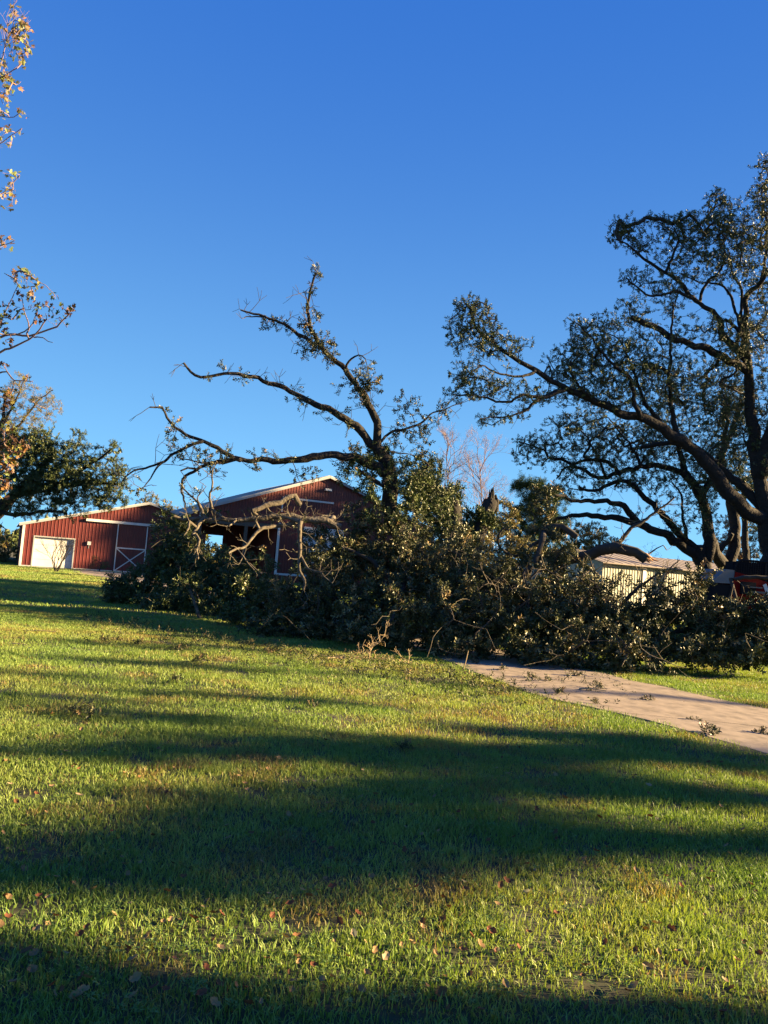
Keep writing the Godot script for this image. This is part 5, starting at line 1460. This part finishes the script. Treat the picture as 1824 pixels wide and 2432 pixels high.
	var lspots := [[185, 1915, 3], [195, 1980, 0], [280, 2055, 0], [305, 2190, 0], [400, 2235, 0], [110, 2120, 2], [285, 2075, 2], [480, 2200, 1], [635, 2160, 3], [715, 2150, 0], [838, 2260, 3], [912, 2310, 3], [1000, 2240, 0], [1178, 2300, 2], [1215, 2290, 1], [1575, 1990, 3], [1560, 1960, 3], [1470, 1740, 3], [620, 1880, 0], [375, 1800, 2], [380, 1805, 1], [120, 1890, 0], [20, 1885, 3], [960, 2000, 0], [1100, 2130, 0], [1250, 2150, 0], [1380, 2180, 3], [1690, 2120, 1], [1530, 2330, 3], [1720, 2360, 0], [410, 2330, 2], [690, 2380, 1], [520, 2300, 0], [150, 2330, 3], [1030, 1920, 1], [1540, 1880, 3], [745, 1880, 3], [90, 1740, 0], [860, 1850, 3], [1180, 1840, 0]]
	var places := ["in the sunny farther lawn", "in the long shadow band", "in the sunlit near grass", "in the dark bottom grass"]
	var count := ["first", "second", "third", "fourth", "fifth", "sixth", "seventh", "eighth", "ninth"]
	lspots.sort_custom(func(m, n): return m[0] < n[0])
	var so_far := {}
	for k in lspots.size():
		var q: Array = lspots[k]
		var p := onground(q[0], q[1])
		var l := part("fallen_leaf", kinds[k % 5].mesh(leaf_mats[q[2]]), self)
		l.transform = Transform3D(Basis.from_euler(Vector3(rng.randf_range(-0.6, 0.6), rng.randf() * TAU, rng.randf_range(-0.6, 0.6))).scaled(Vector3.ONE * rng.randf_range(0.3, 0.55)), p + Vector3(0, 0.055, 0))
		var zone := 0 if q[1] < 1760 else 1 if q[1] < 2060 else 2 if q[1] < 2300 else 3
		var key := "%s%d" % [q[2], zone]
		so_far[key] = so_far.get(key, -1) + 1
		tag(l, "%s leaf %s, %s of its colour from the left" % [shades[q[2]][1], places[zone], count[so_far[key]]], "leaf", "fallen leaves on the lawn")
	where = []
	tint = PackedColorArray()
	for k in 420:
		var p := onground(rng.randf_range(-20, 1840), lerpf(1560, 2430, pow(rng.randf(), 0.8)))
		if on_drive(p.x, p.z) and rng.randf() < 0.6:
			continue
		where.append(Transform3D(Basis.from_euler(Vector3(rng.randf_range(-0.7, 0.7), rng.randf() * TAU, rng.randf_range(-0.7, 0.7))).scaled(Vector3.ONE * rng.randf_range(0.2, 0.5)), p + Vector3(0, 0.035, 0)))
		tint.append([Color(0.2, 0.125, 0.06), Color(0.13, 0.065, 0.028), Color(0.13, 0.05, 0.025), Color(0.25, 0.165, 0.08)][rng.randi() % 4])
	tag(scatter("leaf_litter", kinds[0].mesh(M.dry_leaf), where, tint, self), "small brown leaf bits scattered through the lawn", "leaves")

func _ready() -> void:
	rng.seed = 20201014
	view = Basis(Vector3.RIGHT, deg_to_rad(PITCH)) * Basis(Vector3.BACK, deg_to_rad(ROLL))
	bumps.seed = 5
	bumps.frequency = 0.16
	bumps.fractal_octaves = 3
	patchy.seed = 11
	patchy.frequency = 0.35
	patchy.fractal_octaves = 3
	wob.seed = 3
	wob.frequency = 0.11
	# camera
	var cam := Camera3D.new()
	cam.name = "camera"
	cam.fov = 67.3
	cam.near = 0.05
	cam.far = 1500.0
	cam.transform = Transform3D(view, EYE)
	add_child(cam)
	cam.current = true
	# sky and exposure
	var sky := ProceduralSkyMaterial.new()
	sky.sky_top_color = lin(0.026, 0.146, 0.58)
	sky.sky_horizon_color = lin(0.31, 0.76, 1.15)
	sky.sky_curve = 0.19
	sky.ground_bottom_color = lin(0.08, 0.09, 0.06)
	sky.ground_horizon_color = lin(0.30, 0.45, 0.6)
	sky.sun_angle_max = 1.0
	var env := Environment.new()
	env.background_mode = Environment.BG_SKY
	env.sky = Sky.new()
	env.sky.sky_material = sky
	env.background_energy_multiplier = 0.163
	env.tonemap_mode = Environment.TONE_MAPPER_LINEAR
	env.tonemap_exposure = 6.7
	env.sdfgi_enabled = true
	env.ssao_enabled = true
	env.ssil_enabled = true
	var we := WorldEnvironment.new()
	we.name = "sky"
	we.environment = env
	add_child(we)
	# low evening sun from the right
	var sun := DirectionalLight3D.new()
	sun.name = "sun"
	var az := deg_to_rad(SUN_AZ)
	var el := deg_to_rad(SUN_EL)
	var towards := Vector3(cos(az) * cos(el), sin(el), -sin(az) * cos(el))
	sun.basis = Basis.looking_at(-towards, Vector3.UP)
	sun.light_color = Color(1.0, 0.86, 0.63)
	sun.light_energy = 1.6
	sun.light_angular_distance = 0.53
	sun.shadow_enabled = true
	add_child(sun)

	materials()
	build_ground()
	build_driveway()
	build_barns()
	sprig = make_sprig(11, 0.19, 0.076, 0.042, M.leaf)
	sprig_small = make_sprig(7, 0.16, 0.055, 0.024, M.leaf_soft)
	needles = make_sprig(22, 0.25, 0.13, 0.02, M.leaf_soft, 1.0)
	lobed = make_lobed(1, 0.085, M.leaf_soft)
	build_vehicle()
	build_oaks()
	build_snapped_oak()
	build_snags()
	build_heaps()
	build_fallen_limbs()
	build_left_trees()
	build_background()
	build_side_trees()
	build_grass()
	build_debris()
